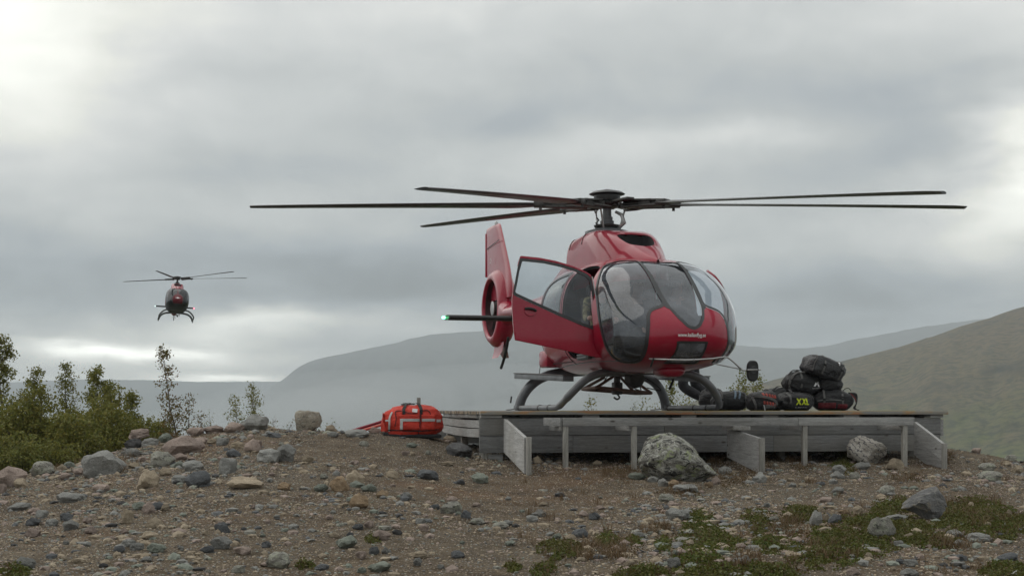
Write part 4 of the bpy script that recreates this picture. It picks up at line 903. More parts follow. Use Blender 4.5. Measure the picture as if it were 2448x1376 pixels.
    for x_, wy, z0, z1 in ((-5.35, .195, 1.655, 1.955), (-5.6, .20, 1.60, 2.06), (-5.78, .17, 1.55, 2.22)):
        secs.append([(x_, wy * math.cos(a), (z0 + z1) / 2 + (z1 - z0) / 2 * math.sin(a)) for a in [2 * math.pi * j / 20 for j in range(20)]])
    loft(secs).build('boom_fairing', M_red, root, True, 60)
    # small lower fins and tail guard
    for y_ in (-.05, .05):
        loft([[(a, y_ + b + (y_ * 1.2 if z_ < 1.1 else 0), z_) for a, b in airfoil(le, te, .012, 6)] for z_, le, te in ((1.28, -5.75, -6.45), (1.12, -5.86, -6.50), (.99, -5.98, -6.42))]).build('lower_fin', M_red, root, True, 50)
    MB().tube(smooth_path([(-5.62, 0, 1.36), (-5.72, 0, 1.20), (-5.92, 0, .98), (-6.15, 0, .80)], 4), .028, 8).build('tail_guard', M_black, root)
    # stabiliser
    sb = loft([[(-4.9 + a, y_, 1.66 + b) for a, b in airfoil(.26, -.26, .10, 8)] for y_ in (-1.36, -1.30, -.6, 0, .6, 1.30, 1.36)]).build('stabiliser', M_black, root, True, 50)
    return sb
def shell_strip(g, xs, x_):
    i = int(np.argmin(np.abs(xs - x_))); return g[i][4:-4] + (g[i][4:-4] - np.array([x_, 0, 2.2])) * .004
def landing_gear(root, sc=1.0, near=True):
    for sgn in (-1, 1):
        sk = MB().tube(smooth_path([(-.78, 1.2 * sgn, .045), (-.3, 1.2 * sgn, .042), (.5, 1.2 * sgn, .042), (1.15, 1.2 * sgn, .045), (1.42, 1.19 * sgn, .07), (1.55, 1.12 * sgn, .18), (1.62, .99 * sgn, .33), (1.62, .84 * sgn, .45), (1.6, .62 * sgn, .525), (1.58, .3 * sgn, .54)], 7),
            [.040] * 14 + [.042] * 14 + [.048] * 7 + [.057] * 29, 14).build('skid', M_skid, root)
        MB().tube(smooth_path([(-.64, 1.19 * sgn, .06), (-.61, 1.14 * sgn, .22), (-.56, 1.03 * sgn, .38), (-.52, .86 * sgn, .50), (-.50, .6 * sgn, .575), (-.50, .2 * sgn, .60)], 7), .073, 16).build('rear_strut', M_skid, root)
        MB().box((-.64, 1.2 * sgn, .05), (.16, .11, .075), None, .012).build('skid_shoe', M_skid, sk)
        MB().board((-.72, 1.2 * sgn, .03), (-1.28, 1.2 * sgn, .012), .012, .05, bev=.003).build('spring_strip', M_dsteel, sk)
        if near:
            for x_ in (-.52, .52, 1.0): MB().lathe([(.044, -.02), (.049, -.015), (.049, .015), (.044, .02)], 14, (x_, 1.2 * sgn, .042), (1, 0, 0)).build('clamp', M_dsteel, sk)
            st = MB().board((-.85, 1.13 * sgn, .53), (1.30, 1.02 * sgn, .45), .075, .16).build('step', M_skid, sk)
            MB().board((-.86, 1.13 * sgn, .575), (1.31, 1.02 * sgn, .495), .012, .185, bev=.002).build('step_tread', M_dsteel, st)
            MB().tube([(-.82, 1.26 * sgn, .22), (-.84, 1.27 * sgn, .12)], .014, 6).build('tie_down_ring', M_black, sk)
    MB().box((-.5, 0, .575), (.14, 1.1, .09), None, .02).build('rear_cross_beam', M_skid, root)
    MB().box((1.58, 0, .545), (.13, .9, .08), None, .02).build('front_cross_beam', M_skid, root)
# ================================================================== the landed helicopter
heli = link('helicopter', None, None, HELI_LOC, (0, 0, HELI_ROT))
tag(heli, 'large red helicopter with open door standing on the wooden deck', 'helicopter')
regs_ = [(azel(SIDE_PANE), .030, front_chart), (azel(SIDE_PANE, True), .030, front_chart), (azel(CENTRE), .022, front_chart), (azel(CHIN), .016, front_chart),
         (poly_smooth(DOOR_HOLE), 0, side_chart(-1)), (poly_smooth(DOOR_HOLE), 0, side_chart(1)), (poly_smooth(REAR_WIN), .05, side_chart(-1)), (poly_smooth(REAR_WIN), .05, side_chart(1)),
         (azel(DIVIDER, False, 3), 0, front_chart), (azel(DIVIDER, True, 3), 0, front_chart)]
v, n, tri, lab = cut_shell(regs_)
SHELL_BVH = BVHTree.FromPolygons([tuple(a) for a in v], [tuple(map(int, q)) for q in tri])
link('fuselage', sub_mesh('fuselage', v, n, tri[lab == 0], M_red), heli)
for k_ in (8, 9): link('windscreen_divider', sub_mesh('windscreen_divider', v, n, tri[lab == 2 * k_ + 2], M_frame, offset=.0035), heli)
inn = (lab == 0) & (v[tri].mean(1)[:, 0] > -.9)
link('cabin_lining', sub_mesh('cabin_lining', v, -n, tri[inn][:, ::-1], M_lining, offset=.035), heli)
glazing(heli, {0: ('side_windscreen', 1), 1: ('side_windscreen', 1), 2: ('windscreen', 1), 3: ('chin_window', 1), 6: ('rear_window', 1), 7: ('rear_window', 1)}, v, n, tri, lab, M_frame, {3: M_glass3, 6: M_glass2, 7: M_glass2, -1: M_glass})
# ---- far-side door, cut from the shell and ajar
dq = tri[lab == 12]; ctr = (2.2, .97, 0)
f = sdf(side_chart(1)(v), poly_smooth(DOOR_WIN)); 
v_, n_, tr_, lb_, ins = split_at(v, n, dq, np.zeros(len(dq), int), f, 0.0); lb_ = np.where(ins, 1, 0)
v_, n_, tr_, lb_, ins = split_at(v_, n_, tr_, lb_, sdf(side_chart(1)(v_), poly_smooth(DOOR_WIN)), -.045); lb_ = np.where(ins & (lb_ == 1), 2, lb_)
v_ = v_ - np.array(ctr)
ajar = sub_mesh('door', v_, n_, tr_[lb_ == 0], M_red); door2 = link('door', ajar, heli, ctr, (0, 0, R(-21)))
mo_ = door2.modifiers.new('thick', 'SOLIDIFY'); mo_.thickness = .04; mo_.offset = -1
link('window_frame', sub_mesh('window_frame', v_, n_, tr_[lb_ == 1], M_frame, offset=.003), door2)
link('door_window', sub_mesh('door_window', v_, n_, tr_[lb_ == 2], M_glass2, offset=-.006), door2)
MB().box((-.95, .02, 1.16), (.14, .03, .04), None, .01).build('door_handle', M_black, door2)
# ---- near door, swung out square to the body
HM = Matrix.Translation(HELI_LOC) @ Matrix.Rotation(HELI_ROT, 4, 'Z'); HMi = HM.inverted()
def door_pt(px, py, xp=2.20):
    o = HMi @ Vector((0, 0, 0)); d = HMi.to_3x3() @ P(px, py, 1.0); k = (xp - o.x) / d.x; q = o + d * k; return (q.y, q.z)
D_OUT = [(1245.5, 610.6), (1290, 615.5), (1328, 623), (1370, 636), (1395, 647), (1411, 657), (1418, 685), (1424, 725), (1432, 780), (1438, 822), (1438.5, 857), (1395, 848), (1336, 835), (1299, 827.5), (1230, 813), (1226, 782), (1223, 735), (1223.5, 710), (1227, 686), (1234, 652), (1240, 625)]
D_WIN = [(1246, 620), (1300, 626), (1340, 635), (1372, 645), (1400, 657.5), (1409, 667), (1415, 700), (1421, 745), (1424.5, 784), (1418, 786), (1390, 776), (1330, 750.5), (1270, 723), (1230, 704), (1226, 698), (1230.5, 680), (1237, 648)]
dout = np.array([door_pt(*p) for p in D_OUT]); dwin = np.array([door_pt(*p) for p in D_WIN])
def densify(p, d=.03):
    out = []
    for a, b in zip(p, np.roll(p, -1, 0)):
        k = max(1, int(np.linalg.norm(b - a) / d)); out += [a + (b - a) * i / k for i in range(k)]
    return np.array(out)
y0, y1 = dout[:, 0].min(), dout[:, 0].max(); z0, z1 = dout[:, 1].min(), dout[:, 1].max()
gyv, gzv = np.meshgrid(np.linspace(y0 - .05, y1 + .05, 70), np.linspace(z0 - .05, z1 + .05, 80)); G2 = np.stack([gyv, gzv], -1).reshape(-1, 2)
def door_x(yz):
    u = (yz[:, 0] - y0) / (y1 - y0); h = (yz[:, 1] - 1.15) / .75
    return 2.13 + .13 * np.sqrt(np.clip(1 - .55 * h * h, 0, 1)) - .05 * np.clip(.35 - u, 0, 1) ** 1.2
dv = np.concatenate([door_x(G2)[:, None], G2], 1)
id_ = np.arange(len(dv)).reshape(80, 70); a, b, c_, d = id_[:-1, :-1], id_[:-1, 1:], id_[1:, 1:], id_[1:, :-1]
dtri = np.concatenate([np.stack([a, b, c_], -1).reshape(-1, 3), np.stack([a, c_, d], -1).reshape(-1, 3)]); dn = vnormals(dv, dtri)
if dn[:, 0].mean() < 0: dtri = dtri[:, ::-1]; dn = -dn
yzc = lambda q: q[:, 1:3]
v_, n_, tr_, lb_, ins = split_at(dv, dn, dtri, np.zeros(len(dtri), int), sdf(yzc(dv), dout), 0.0); tr_ = tr_[ins]; lb_ = lb_[ins]
v_, n_, tr_, lb_, ins = split_at(v_, n_, tr_, lb_, sdf(yzc(v_), dwin), .018); lb_ = np.where(ins, 1, 0)
v_, n_, tr_, lb_, ins = split_at(v_, n_, tr_, lb_, sdf(yzc(v_), dwin), -.022); lb_ = np.where(ins & (lb_ == 1), 2, lb_)
hc = np.array([0, 0, 0])
door = link('door', sub_mesh('door', v_, n_, tr_[lb_ == 0], M_red), heli)
mo_ = door.modifiers.new('thick', 'SOLIDIFY'); mo_.thickness = .045; mo_.offset = -1
fo_ = link('window_frame', sub_mesh('window_frame', v_, n_, tr_[lb_ == 1], M_frame, offset=.003), door)
link('door_window', sub_mesh('door_window', v_, n_, tr_[lb_ == 2], M_glass2, offset=-.008), door)
tag(door, 'open front door with large window')
def on_door(px, py, off=.0):
    q = np.array([door_pt(px, py)]); return Vector((float(door_x(q)[0]) + off, q[0, 0], q[0, 1]))
hp = on_door(1265, 741)
MB().lathe([(.085, -.004), (.082, .006), (.06, .008)], 24, hp, (1, 0, .15)).build('handle_recess', M_red, door)
hd = MB(); hd.tube(smooth_path([hp + Vector((.012, -.075, .012)), hp + Vector((.03, -.03, .018)), hp + Vector((.03, .03, .008)), hp + Vector((.012, .075, -.012))], 4), .018, 8); hd.build('door_handle', M_black, door)
st_ = MB().tube([on_door(1411, 662, .05), on_door(1420, 720, .06), on_door(1428, 795, .05)], .008, 8); st_.tube([on_door(1419.5, 712, .06), on_door(1421, 728, .06)], .016, 8); st_.tube([on_door(1428, 795, .05), on_door(1431, 808, .05), on_door(1423, 818, .06)], .012, 8); st_.build('door_stay', M_steel, door)
# ---- the rest of the airframe
stab = fuselage_extras(heli)
MB().ball((-4.9, -1.40, 1.665), .026, 12, 8, (1.2, 1.4, 1)).build('navigation_lamp', M_glow_g, stab)
MB().ball((-4.9, 1.40, 1.665), .03, 12, 8, (1.2, 1.4, 1)).build('navigation_lamp', M_glow_r, stab)
landing_gear(heli)
def blade_at(beta_near, rise):                  # world angle (0 = image right, + towards the camera) -> local azimuth
    wd = Vector((math.cos(R(beta_near)), -math.sin(R(beta_near)), 0)); ld = HMi.to_3x3() @ wd; return (math.degrees(math.atan2(ld.y, ld.x)), rise)
rotor(heli, 3.09, 5.345, [blade_at(180, .0), blade_at(117.5, -.43), blade_at(-124.5, .25), blade_at(0.5, -.02), blade_at(41, -.30)], .31)
# nose mirror on its rail
def nose_pt(px, py, dist): return HMi @ P(px, py, dist)
ml = MB().tube(smooth_path([nose_pt(1553, 857, 18.95), nose_pt(1572, 858, 18.8), nose_pt(1640, 860, 18.62), nose_pt(1700, 857, 18.68), nose_pt(1722, 854, 18.75), nose_pt(1738, 853.5, 18.85), nose_pt(1755, 866, 18.9), nose_pt(1770, 880, 18.95), nose_pt(1780, 884.5, 18.95), nose_pt(1819, 883, 18.95)], 5), .011, 10).build('mirror_rail', M_steel, heli)
MB().tube([nose_pt(1704, 868, 18.95), nose_pt(1772, 882, 18.95)], .008, 8).build('rail_brace', M_steel, ml)
for a, b in (((1562, 857), (1556, 875)), ((1714, 854), (1703, 866))):
    MB().tube([nose_pt(*a, 18.8), nose_pt(*b, 19.15)], .014, 8).build('rail_bracket', M_black, ml)
mc = nose_pt(1799, 886, 18.93)
mm = MB(); ringm = []
for x_, k in ((-.045, .55), (-.035, .9), (0, 1.0), (.02, .96), (.03, .90)):
    ringm.append([(x_, .078 * k * math.copysign(abs(math.cos(a)) ** .6, math.cos(a)), .135 * k * math.copysign(abs(math.sin(a)) ** .62, math.sin(a))) for a in [2 * math.pi * j / 28 for j in range(28)]])
mir = loft(ringm).build('mirror', M_black, heli, True, 50, loc=mc)
MB().lathe([(.05, 0), (.052, .008), (.044, .010), (.042, .004)], 24, (.03, 0, .012), (1, 0, 0)).build('mirror_boss', M_frame, mir)
MB().tube([(.04, -.09, .012), (.04, .05, .014)], .010, 8).build('mirror_clamp', M_steel, mir)
# belly: landing light fairing, cargo swing, fuel drain box, aerials
q = [[(2.46 - .32 * u + .24 * k_, .02 + .17 * math.cos(a) * w_, .535 + .085 * math.sin(a) * w_) for a in [2 * math.pi * j / 20 for j in range(20)]] for k_, w_, u in ((1.0, .25, 0), (.93, .7, 0), (.7, 1.0, 0), (0, 1.0, 0), (-.8, .9, 0), (-1.8, .3, 0))]
ll = loft(q).build('landing_light', M_red, heli, True, 60)
MB().lathe([(.001, .012), (.045, .008), (.06, 0), (.06, -.02)], 20, (2.64, .02, .475), (.75, 0, -.6)).build('light_lens', M_steel, ll)
cg = MB(); cz_ = .45
cr = [(.75, -.42, .34), (.75, .42, .26), (.1, -.42, .32), (.1, .42, .26)]
top = [(.62, -.12, .50), (.62, .12, .50), (.25, -.12, .50), (.25, .12, .50)]
for a, b in zip(cr, top): cg.tube([a, b], .022, 8)
cg.tube([cr[0], cr[1]], .024, 8); cg.tube([cr[2], cr[3]], .024, 8); cg.tube([cr[0], cr[2]], .024, 8); cg.tube([cr[1], cr[3]], .024, 8); cg.tube([cr[0], cr[3]], .018, 8)
co = cg.build('cargo_swing', M_tip, heli)
ck = MB().box((.45, 0, .33), (.16, .13, .18), None, .02); ck.tube(smooth_path([(.45, 0, .25), (.47, .03, .20), (.45, .0, .17), (.42, -.04, .2)], 4), .014, 8); ck.tube([(.45, 0, .40), (.45, 0, .52)], .05, 8); ck.build('cargo_hook', M_dsteel, co)
for s_ in (-.3, .25, .5): MB().tube(smooth_path([(.6, s_ * .6, .53), (.66, s_, .40), (.6, s_ * 1.25, .30), (.5, s_ * .9, .34)], 5), .008, 6).build('release_cable', M_black, co)
mg = MB().lathe([(.05, -.11), (.13, -.09), (.145, 0), (.12, .06), (.05, .08)], 20, (.95, .10, .46), (1, .2, -.4)); mg.build('belly_lamp', M_dsteel, heli)
MB().lathe([(.001, .01), (.07, .004), (.085, -.004)], 20, (1.01, .12, .435), (1, .2, -.4)).build('lamp_glass', M_steel, heli)
MB().tube([(1.55, .45, .56), (1.60, .42, .42), (1.52, .40, .31)], .018, 8).build('mooring_eye', M_black, heli)
MB().box((-.42, -.72, .78), (.42, .34, .26), None, .05).build('baggage_sponson', M_red, heli)
MB().tube([(-.55, -.88, .70), (-.60, -.90, .40)], .006, 6).build('whip_aerial', M_black, heli)
MB().box((1.66, -.905, .745), (.62, .05, .085), Matrix.Rotation(R(-4), 3, 'Z'), .006).build('side_vent', M_black, heli)
for x_, z_ in ((1.62, .775), (1.62, .735)): MB().box((x_, -.93, z_), (.5, .02, .012), Matrix.Rotation(R(-4), 3, 'Z')).build('vent_louvre', M_skid, heli)
# panel seams and fasteners laid on the skin
def on_skin(x_, y_, z_, sgn, off=.002):
    h = SHELL_BVH.ray_cast(Vector((x_, 3 * sgn, z_)), Vector((0, -sgn, 0))); return h[0] + h[1] * off if h[0] else None
def seam(pts, name='panel_joint', r_=.006):
    q = [p for p in pts if p is not None]
    if len(q) > 2: MB().tube(q, r_, 5).build(name, M_frame, heli)
for sgn in (-1, 1):
    seam([on_skin(2.75 - i * .07, 0, .655 + .02 * math.sin(i * .1), sgn) for i in range(50)])
    seam([on_skin(.97, 0, .66 + i * .035, sgn) for i in range(38)]); seam([on_skin(-.55, 0, .75 + i * .035, sgn) for i in range(36)]); seam([on_skin(-1.15 - .01 * i, 0, 1.05 + i * .03, sgn) for i in range(32)])
    seam([on_skin(.97 - i * .07, 0, 1.12, sgn) for i in range(22)])
    for i in range(26):
        p = on_skin(.93 - i * .06, 0, .70, sgn)
        if p: MB().ball(p, .009, 6, 4).build('fastener', M_dsteel, heli)
    for x_ in (.70, -.1):
        p = on_skin(x_, 0, 1.05, sgn)
        if p: MB().box(p, (.10, .012, .03), None, .004).build('hatch_latch', M_frame, heli)
# web address on the nose
def lettering(text, width, name, embolden=0.0, space=1.0):
    cu = bpy.data.curves.new(name, 'FONT'); cu.body = text; cu.align_x = 'CENTER'; cu.align_y = 'CENTER'; cu.resolution_u = 3; cu.offset = embolden; cu.space_character = space
    o = bpy.data.objects.new('tmp', cu); COL.objects.link(o); dg = bpy.context.evaluated_depsgraph_get(); me = bpy.data.meshes.new_from_object(o.evaluated_get(dg))
    bpy.data.objects.remove(o); vv = [p.co.copy() for p in me.vertices]; ff = [tuple(p.vertices) for p in me.polygons]; bpy.data.meshes.remove(me); bpy.data.curves.remove(cu)
    xs_ = [p.x for p in vv]; k = width / (max(xs_) - min(xs_)); cx_ = (max(xs_) + min(xs_)) / 2
    return [((p.x - cx_) * k, p.y * k) for p in vv], ff
lv, lf = lettering('www.kallaxflyg.se', .38, 'letters', .022)
out = []
for a, b in lv:
    h = SHELL_BVH.ray_cast(Vector((6, a - .02, .972 + b * 1.25)), Vector((-1, 0, 0))); out.append(h[0] + Vector((.0035, 0, 0)))
link('web_address', mesh('web_address', out, lf, M_white, False), heli)
# roof glazing strips beside the cowling
# cabin fittings
def seat(x_, y_, name='seat'):
    b = MB().box((x_, y_, .98), (.46, .44, .12), None, .04); b.box((x_ - .26, y_, 1.30), (.11, .44, .62), Matrix.Rotation(R(-12), 3, 'Y'), .045); b.box((x_ - .34, y_, 1.70), (.08, .24, .18), Matrix.Rotation(R(-12), 3, 'Y'), .03); b.box((x_, y_, .83), (.3, .34, .2), None, .02)
    return b.build(name, M_seat, heli)
for y_ in (-.56, 0, .56): seat(1.42, y_)
for y_ in (-.60, -.2, .2, .60): seat(.35, y_)
MB().add([(-.2, -.78, .70), (2.3, -.78, .70), (2.95, -.42, .74), (2.95, .42, .74), (2.3, .78, .70), (-.2, .78, .70)], [(0, 1, 2, 3, 4, 5)]).build('cabin_floor', M_lining, heli, False)
ip = MB().box((2.62, .18, 1.10), (.16, .62, .34), Matrix.Rotation(R(22), 3, 'Y'), .04); ip.box((2.52, .12, .86), (.20, .30, .30), None, .03); ip.build('instrument_panel', M_seat, heli)
MB().box((2.50, 0, .84), (.04, 1.25, .26), Matrix.Rotation(R(15), 3, 'Y'), .01).build('added_light_block', M_seat, heli)  # dark panel added to block the bright see-through below the instruments
for y_ in (.02, .2, .38): MB().lathe([(.055, 0), (.06, .01), (.05, .015)], 16, (2.54, y_, 1.14), (-.93, 0, .37)).build('gauge', M_frame, heli)
for y_ in (-.56, .56): MB().tube(smooth_path([(1.9, y_, .74), (1.92, y_, .95), (1.88, y_ - .02, 1.12), (1.86, y_, 1.26)], 4), [.02] * 10 + [.026] * 3, 8).build('control_stick', M_black, heli)
MB().box((-.15, 0, 1.35), (.06, 1.5, 1.25), None, .05).build('rear_bulkhead', M_lining, heli)
M_dred = mat('dark_red_aircraft_paint', (.13, .004, .012), .4, fn=varied((.13, .004, .012), .2, 2, .05), Specular_IOR_Level=.2)
M_glow_w2 = lamp_mat('pale_distant_lamp', (.75, 1.0, .95), 1.6)
# ================================================================== the second helicopter, hovering beyond the crest
H2 = P(420, 664, 105.0) - Vector((0, 0, 3.09))
heli2 = link('helicopter', None, None, H2 + Vector((0, 0, .10)), (R(-2.6), R(-4.0), R(-75.4)))
heli2.scale = (1.0, 1.0, .95); tag(heli2, 'small distant red helicopter with belly blackened for shade hovering in the air at left', 'helicopter')
NOSE_P = [(-.10, .16), (0, .18), (.10, .16), (.19, .11), (.21, -.02), (.21, -.30), (0, -.32), (-.21, -.30), (-.21, -.02), (-.19, .11)]
WS_ = [(-.035, .25), (-.03, .62), (-.05, 1.0), (-.6, .98), (-1.05, .80), (-1.10, .45), (-1.0, .05), (-.92, -.28), (-.75, -.42), (-.45, -.44), (-.25, -.38), (-.235, 0), (-.13, .20)]
regs2 = [(azel(NOSE_P), .02, front_chart), (azel(WS_), .018, front_chart), (azel(WS_, True), .018, front_chart), (poly_smooth(REAR_WIN), .04, side_chart(-1)), (poly_smooth(REAR_WIN), .04, side_chart(1)), (poly_smooth(DOOR_WIN), .04, side_chart(-1)), (poly_smooth(DOOR_WIN), .04, side_chart(1))]
v, n, tri, lab = cut_shell(regs2, ws=.79, ns=80, nt=72)
v, n, tri, lab, low = split_at(v, n, tri, lab, v[:, 2], .93)
low = low & (v[tri].mean(1)[:, 0] > -1.2)
link('fuselage', sub_mesh('fuselage', v, n, tri[(lab == 0) & ~low], M_dred), heli2)
link('belly', sub_mesh('belly', v, n, tri[(lab == 0) & low], M_black), heli2)  # lower hull coloured black to paint in its shadow
npn = link('nose_panel', sub_mesh('nose_panel', v, n, tri[lab == 2], M_dred), heli2)
link('window_frame', sub_mesh('window_frame', v, n, tri[lab == 1], M_frame, offset=.004), npn)
glazing(heli2, {1: ('windscreen', 1), 2: ('windscreen', 1), 3: ('rear_window', 1), 4: ('rear_window', 1), 5: ('door_window', 1), 6: ('door_window', 1)}, v, n, tri, lab, M_frame, M_dglass)
b2 = BVHTree.FromPolygons([tuple(a) for a in v], [tuple(map(int, q)) for q in tri])
em = MB(); ev = []
for a, b in ((-.20, .02), (-.05, .035), (0, .08), (.05, .035), (.20, .02), (.06, -.01), (0, -.06), (-.06, -.01)):
    h = b2.ray_cast(Vector((6, a, 1.16 + b)), Vector((-1, 0, 0))); ev.append(h[0] + Vector((.012, 0, 0)))
em.add(ev, [(0, 1, 7), (1, 2, 3), (3, 4, 5), (1, 3, 5, 7), (5, 6, 7)]); em.build('winged_emblem', M_white, npn, False)
sb2 = fuselage_extras(heli2, near=False, ws=.79)
MB().ball((-4.9, -1.41, 1.665), .042, 10, 8).build('navigation_lamp', M_glow_w2, sb2)
MB().ball((-4.9, 1.41, 1.665), .042, 10, 8).build('navigation_lamp', M_glow_r, sb2)
landing_gear(heli2, near=False)
H2Mi = (Matrix.Translation(H2) @ Matrix.Rotation(R(-75.4), 4, 'Z')).inverted()
def blade2(beta, rise):
    beta -= 12.9; ld = H2Mi.to_3x3() @ Vector((math.cos(R(beta)), -math.sin(R(beta)), 0)); return (math.degrees(math.atan2(ld.y, ld.x)), rise)
rotor(heli2, 3.09, 4.95, [blade2(106, -.25), blade2(-141, .10), blade2(-8, .55), blade2(39, .32)], .23, 1.0, False)
MB().box((1.3, 0, .74), (2.6, 1.1, .04)).build('cabin_floor', M_seat, heli2); MB().box((-.1, 0, 1.4), (.06, 1.1, 1.1)).build('rear_bulkhead', M_seat, heli2)
for y_ in (-.35, .35):
    s_ = MB().box((1.35, y_, .98), (.44, .42, .14), None, .04); s_.box((1.10, y_, 1.35), (.1, .42, .75), Matrix.Rotation(R(-12), 3, 'Y'), .04); s_.build('seat', M_seat, heli2)
c2 = MB().tube([(.4, 0, .55), (.4, 0, .22)], .03, 6); c2.tube([(.4, .2, .5), (.4, .24, .25)], .02, 6); c2.tube([(.4, 0, .3), (.4, .22, .34)], .02, 6); c2.box((.4, .1, .24), (.12, .1, .12)); c2.build('cargo_hook', M_dsteel, heli2)
# ================================================================== luggage
def cloth_mat(name, col, rough=.75, amt=.3, sheen=.0):
    def fn(t, b):
        o = t.node('ShaderNodeTexCoord').outputs['Object']; n = t.noise(o, 7, 6, .65, .6); f = t.noise(o, 120, 3, .7)
        t.put(b.inputs['Base Color'], t.ramp(n, [(.28, tuple(c * (1 - amt) for c in col)), (.72, tuple(c * (1 + amt) for c in col))]))
        h = t.m('ADD', t.m('MULTIPLY', t.noise(t.mapping(o, (1, 1, 1.8)), 9, 5, .6, 1.2), 1.0), t.m('MULTIPLY', f, .05)); t.put(b.inputs['Normal'], t.bump(h, .8, .035))
    return mat(name, col, rough, fn=fn)
M_bagred = cloth_mat('red_orange_nylon', (.60, .040, .020), .6, .18); M_bagblk = cloth_mat('black_nylon', (.016, .017, .018), .55, .4); M_baggrey = cloth_mat('charcoal_tarpaulin', (.030, .031, .034), .38, .3)
M_bagdred = cloth_mat('dark_red_nylon', (.13, .008, .013), .6, .3); M_orange = cloth_mat('coral_red_nylon', (.36, .06, .045), .7, .2); M_strapg = cloth_mat('grey_webbing', (.13, .13, .125), .8, .3); M_web = cloth_mat('black_webbing', (.010, .010, .011), .7, .3)
M_reflex = mat('reflective_tape', (.46, .47, .46), .45, fn=varied((.46, .47, .46), .15, 14, .2)); M_lime = mat('lime_print', (.62, .72, .03), .6); M_tag = mat('white_card', (.8, .8, .8), .6)
def soft(size, ex=(3.0, 3.0), n=48, m_=28, seed=1, lump=.06, sag=.0, taper=0.0, flat=True):
    """a stuffed bag: superellipsoid sitting on z = 0, with folds and a flattened base"""
    v = []; so_ = Vector((seed * 5.1, seed * 2.3, seed * 9.7)); hx, hy, hz = size[0] / 2, size[1] / 2, size[2] / 2
    sp = lambda a, e: math.copysign(abs(a) ** (2 / e), a)
    for i in range(m_ + 1):
        ph = -math.pi / 2 + math.pi * i / m_
        for j in range(n):
            th = 2 * math.pi * j / n; x_ = sp(math.cos(ph), ex[1]) * sp(math.cos(th), ex[0]); y_ = sp(math.cos(ph), ex[1]) * sp(math.sin(th), ex[0]); z_ = sp(math.sin(ph), ex[1])
            p = Vector((x_, y_, z_)); k = 1 + lump * mnoise.fractal(p * 1.7 + so_, .8, 2, 4) + lump * .35 * mnoise.noise(p * 6.0 + so_)
            q = Vector((x_ * hx, y_ * hy, z_ * hz)) * k
            tz = (q.z / hz + 1) / 2; q.x *= 1 - taper * tz; q.y *= 1 - taper * .8 * tz; q.z -= sag * hz * max(0, z_) * (1 - abs(x_)) ** 0 * (x_ * x_ - .3)
            q.z = max(q.z, -hz * .97) if flat else q.z; v.append(q + Vector((0, 0, hz * .97)))
    f = []
    for i in range(m_):
        for j in range(n): a = i * n + j; b = i * n + (j + 1) % n; f.append((a, b, b + n, a + n))
    return v, f
class Bag:
    def __init__(s, name, label, loc, rot, size, material, **kw):
        s.root = link(name, None, None, loc, rot); tag(s.root, label, kw.pop('cat', 'bag'), 'bags piled on the deck' if kw.pop('pile', True) else None)
        v, f = soft(size, **kw); s.size = size; s.body = link('body', mesh('body', v, f, material, True, 60), s.root); s.bvh = BVHTree.FromPolygons(v, f)
    def front(s, x_, z_, off=.004):
        h = s.bvh.ray_cast(Vector((x_, -3, z_)), Vector((0, 1, 0)))
        return (h[0] + Vector((0, -off, 0))) if h[0] else Vector((x_, -s.size[1] * .3, z_))
    def top(s, x_, y_, off=.004):
        h = s.bvh.ray_cast(Vector((x_, y_, 3)), Vector((0, 0, -1))); return (h[0] + Vector((0, 0, off))) if h[0] else Vector((x_, y_, s.size[2] * .7))
    def near(s, p, off=.005):
        q = s.bvh.find_nearest(Vector(p)); return q[0] + q[1] * off
    def patch(s, name, poly, material, off=.006, parent=None, k=10):
        """a sewn-on patch: grid clipped to a rectangle x0,x1,z0,z1 and laid on the front"""
        x0, x1, z0, z1 = poly; mb = MB()
        for i in range(k + 1):
            for j in range(k + 1): mb.v.append(s.front(x0 + (x1 - x0) * i / k, z0 + (z1 - z0) * j / k, off))
        for i in range(k):
            for j in range(k): a = i * (k + 1) + j; mb.f.append((a, a + k + 1, a + k + 2, a + 1))
        o = mb.build(name, material, parent or s.root, True, 60); mo = o.modifiers.new('thick', 'SOLIDIFY'); mo.thickness = .004; mo.offset = 1; return o
    def strap(s, name, pts, w_, material, th=.006):
        """webbing along points already on the bag"""
        pts = smooth_path(pts, 5); mb = MB(); n_ = len(pts)
        for i, p in enumerate(pts):
            d = (pts[min(i + 1, n_ - 1)] - pts[max(i - 1, 0)]).normalized(); q = s.bvh.find_nearest(p); nn_ = (p - (q[0] - q[1] * .05)).normalized(); sd_ = d.cross(nn_).normalized() * w_ / 2
            for a, b in ((-1, 0), (1, 0), (1, 1), (-1, 1)): mb.v.append(p + sd_ * a + nn_ * th * b)
        for i in range(n_ - 1):
            for j in range(4): mb.f.append((i * 4 + j, i * 4 + (j + 1) % 4, i * 4 + 4 + (j + 1) % 4, i * 4 + 4 + j))
        mb.f += [(0, 1, 2, 3), ((n_ - 1) * 4 + 3, (n_ - 1) * 4 + 2, (n_ - 1) * 4 + 1, (n_ - 1) * 4)]
        return mb.build(name, material, s.root, True, 40)
    def print_(s, name, text, x_, z_, width, material, stretch=1.0, off=.006, rot=0.0, bold=0.0, space=1.0):
        lv, lf = lettering(text, width, name, bold, space); c, sn = math.cos(rot), math.sin(rot)
        out = [s.front(x_ + a * c - b * stretch * sn, z_ + a * sn + b * stretch * c, off) for a, b in lv]
        return link(name, mesh(name, out, lf, material, False), s.root)
DZ = DO.z + .001
def on_deck(px, Y): return Vector(((px - CX) / FPX * Y, Y, DZ))
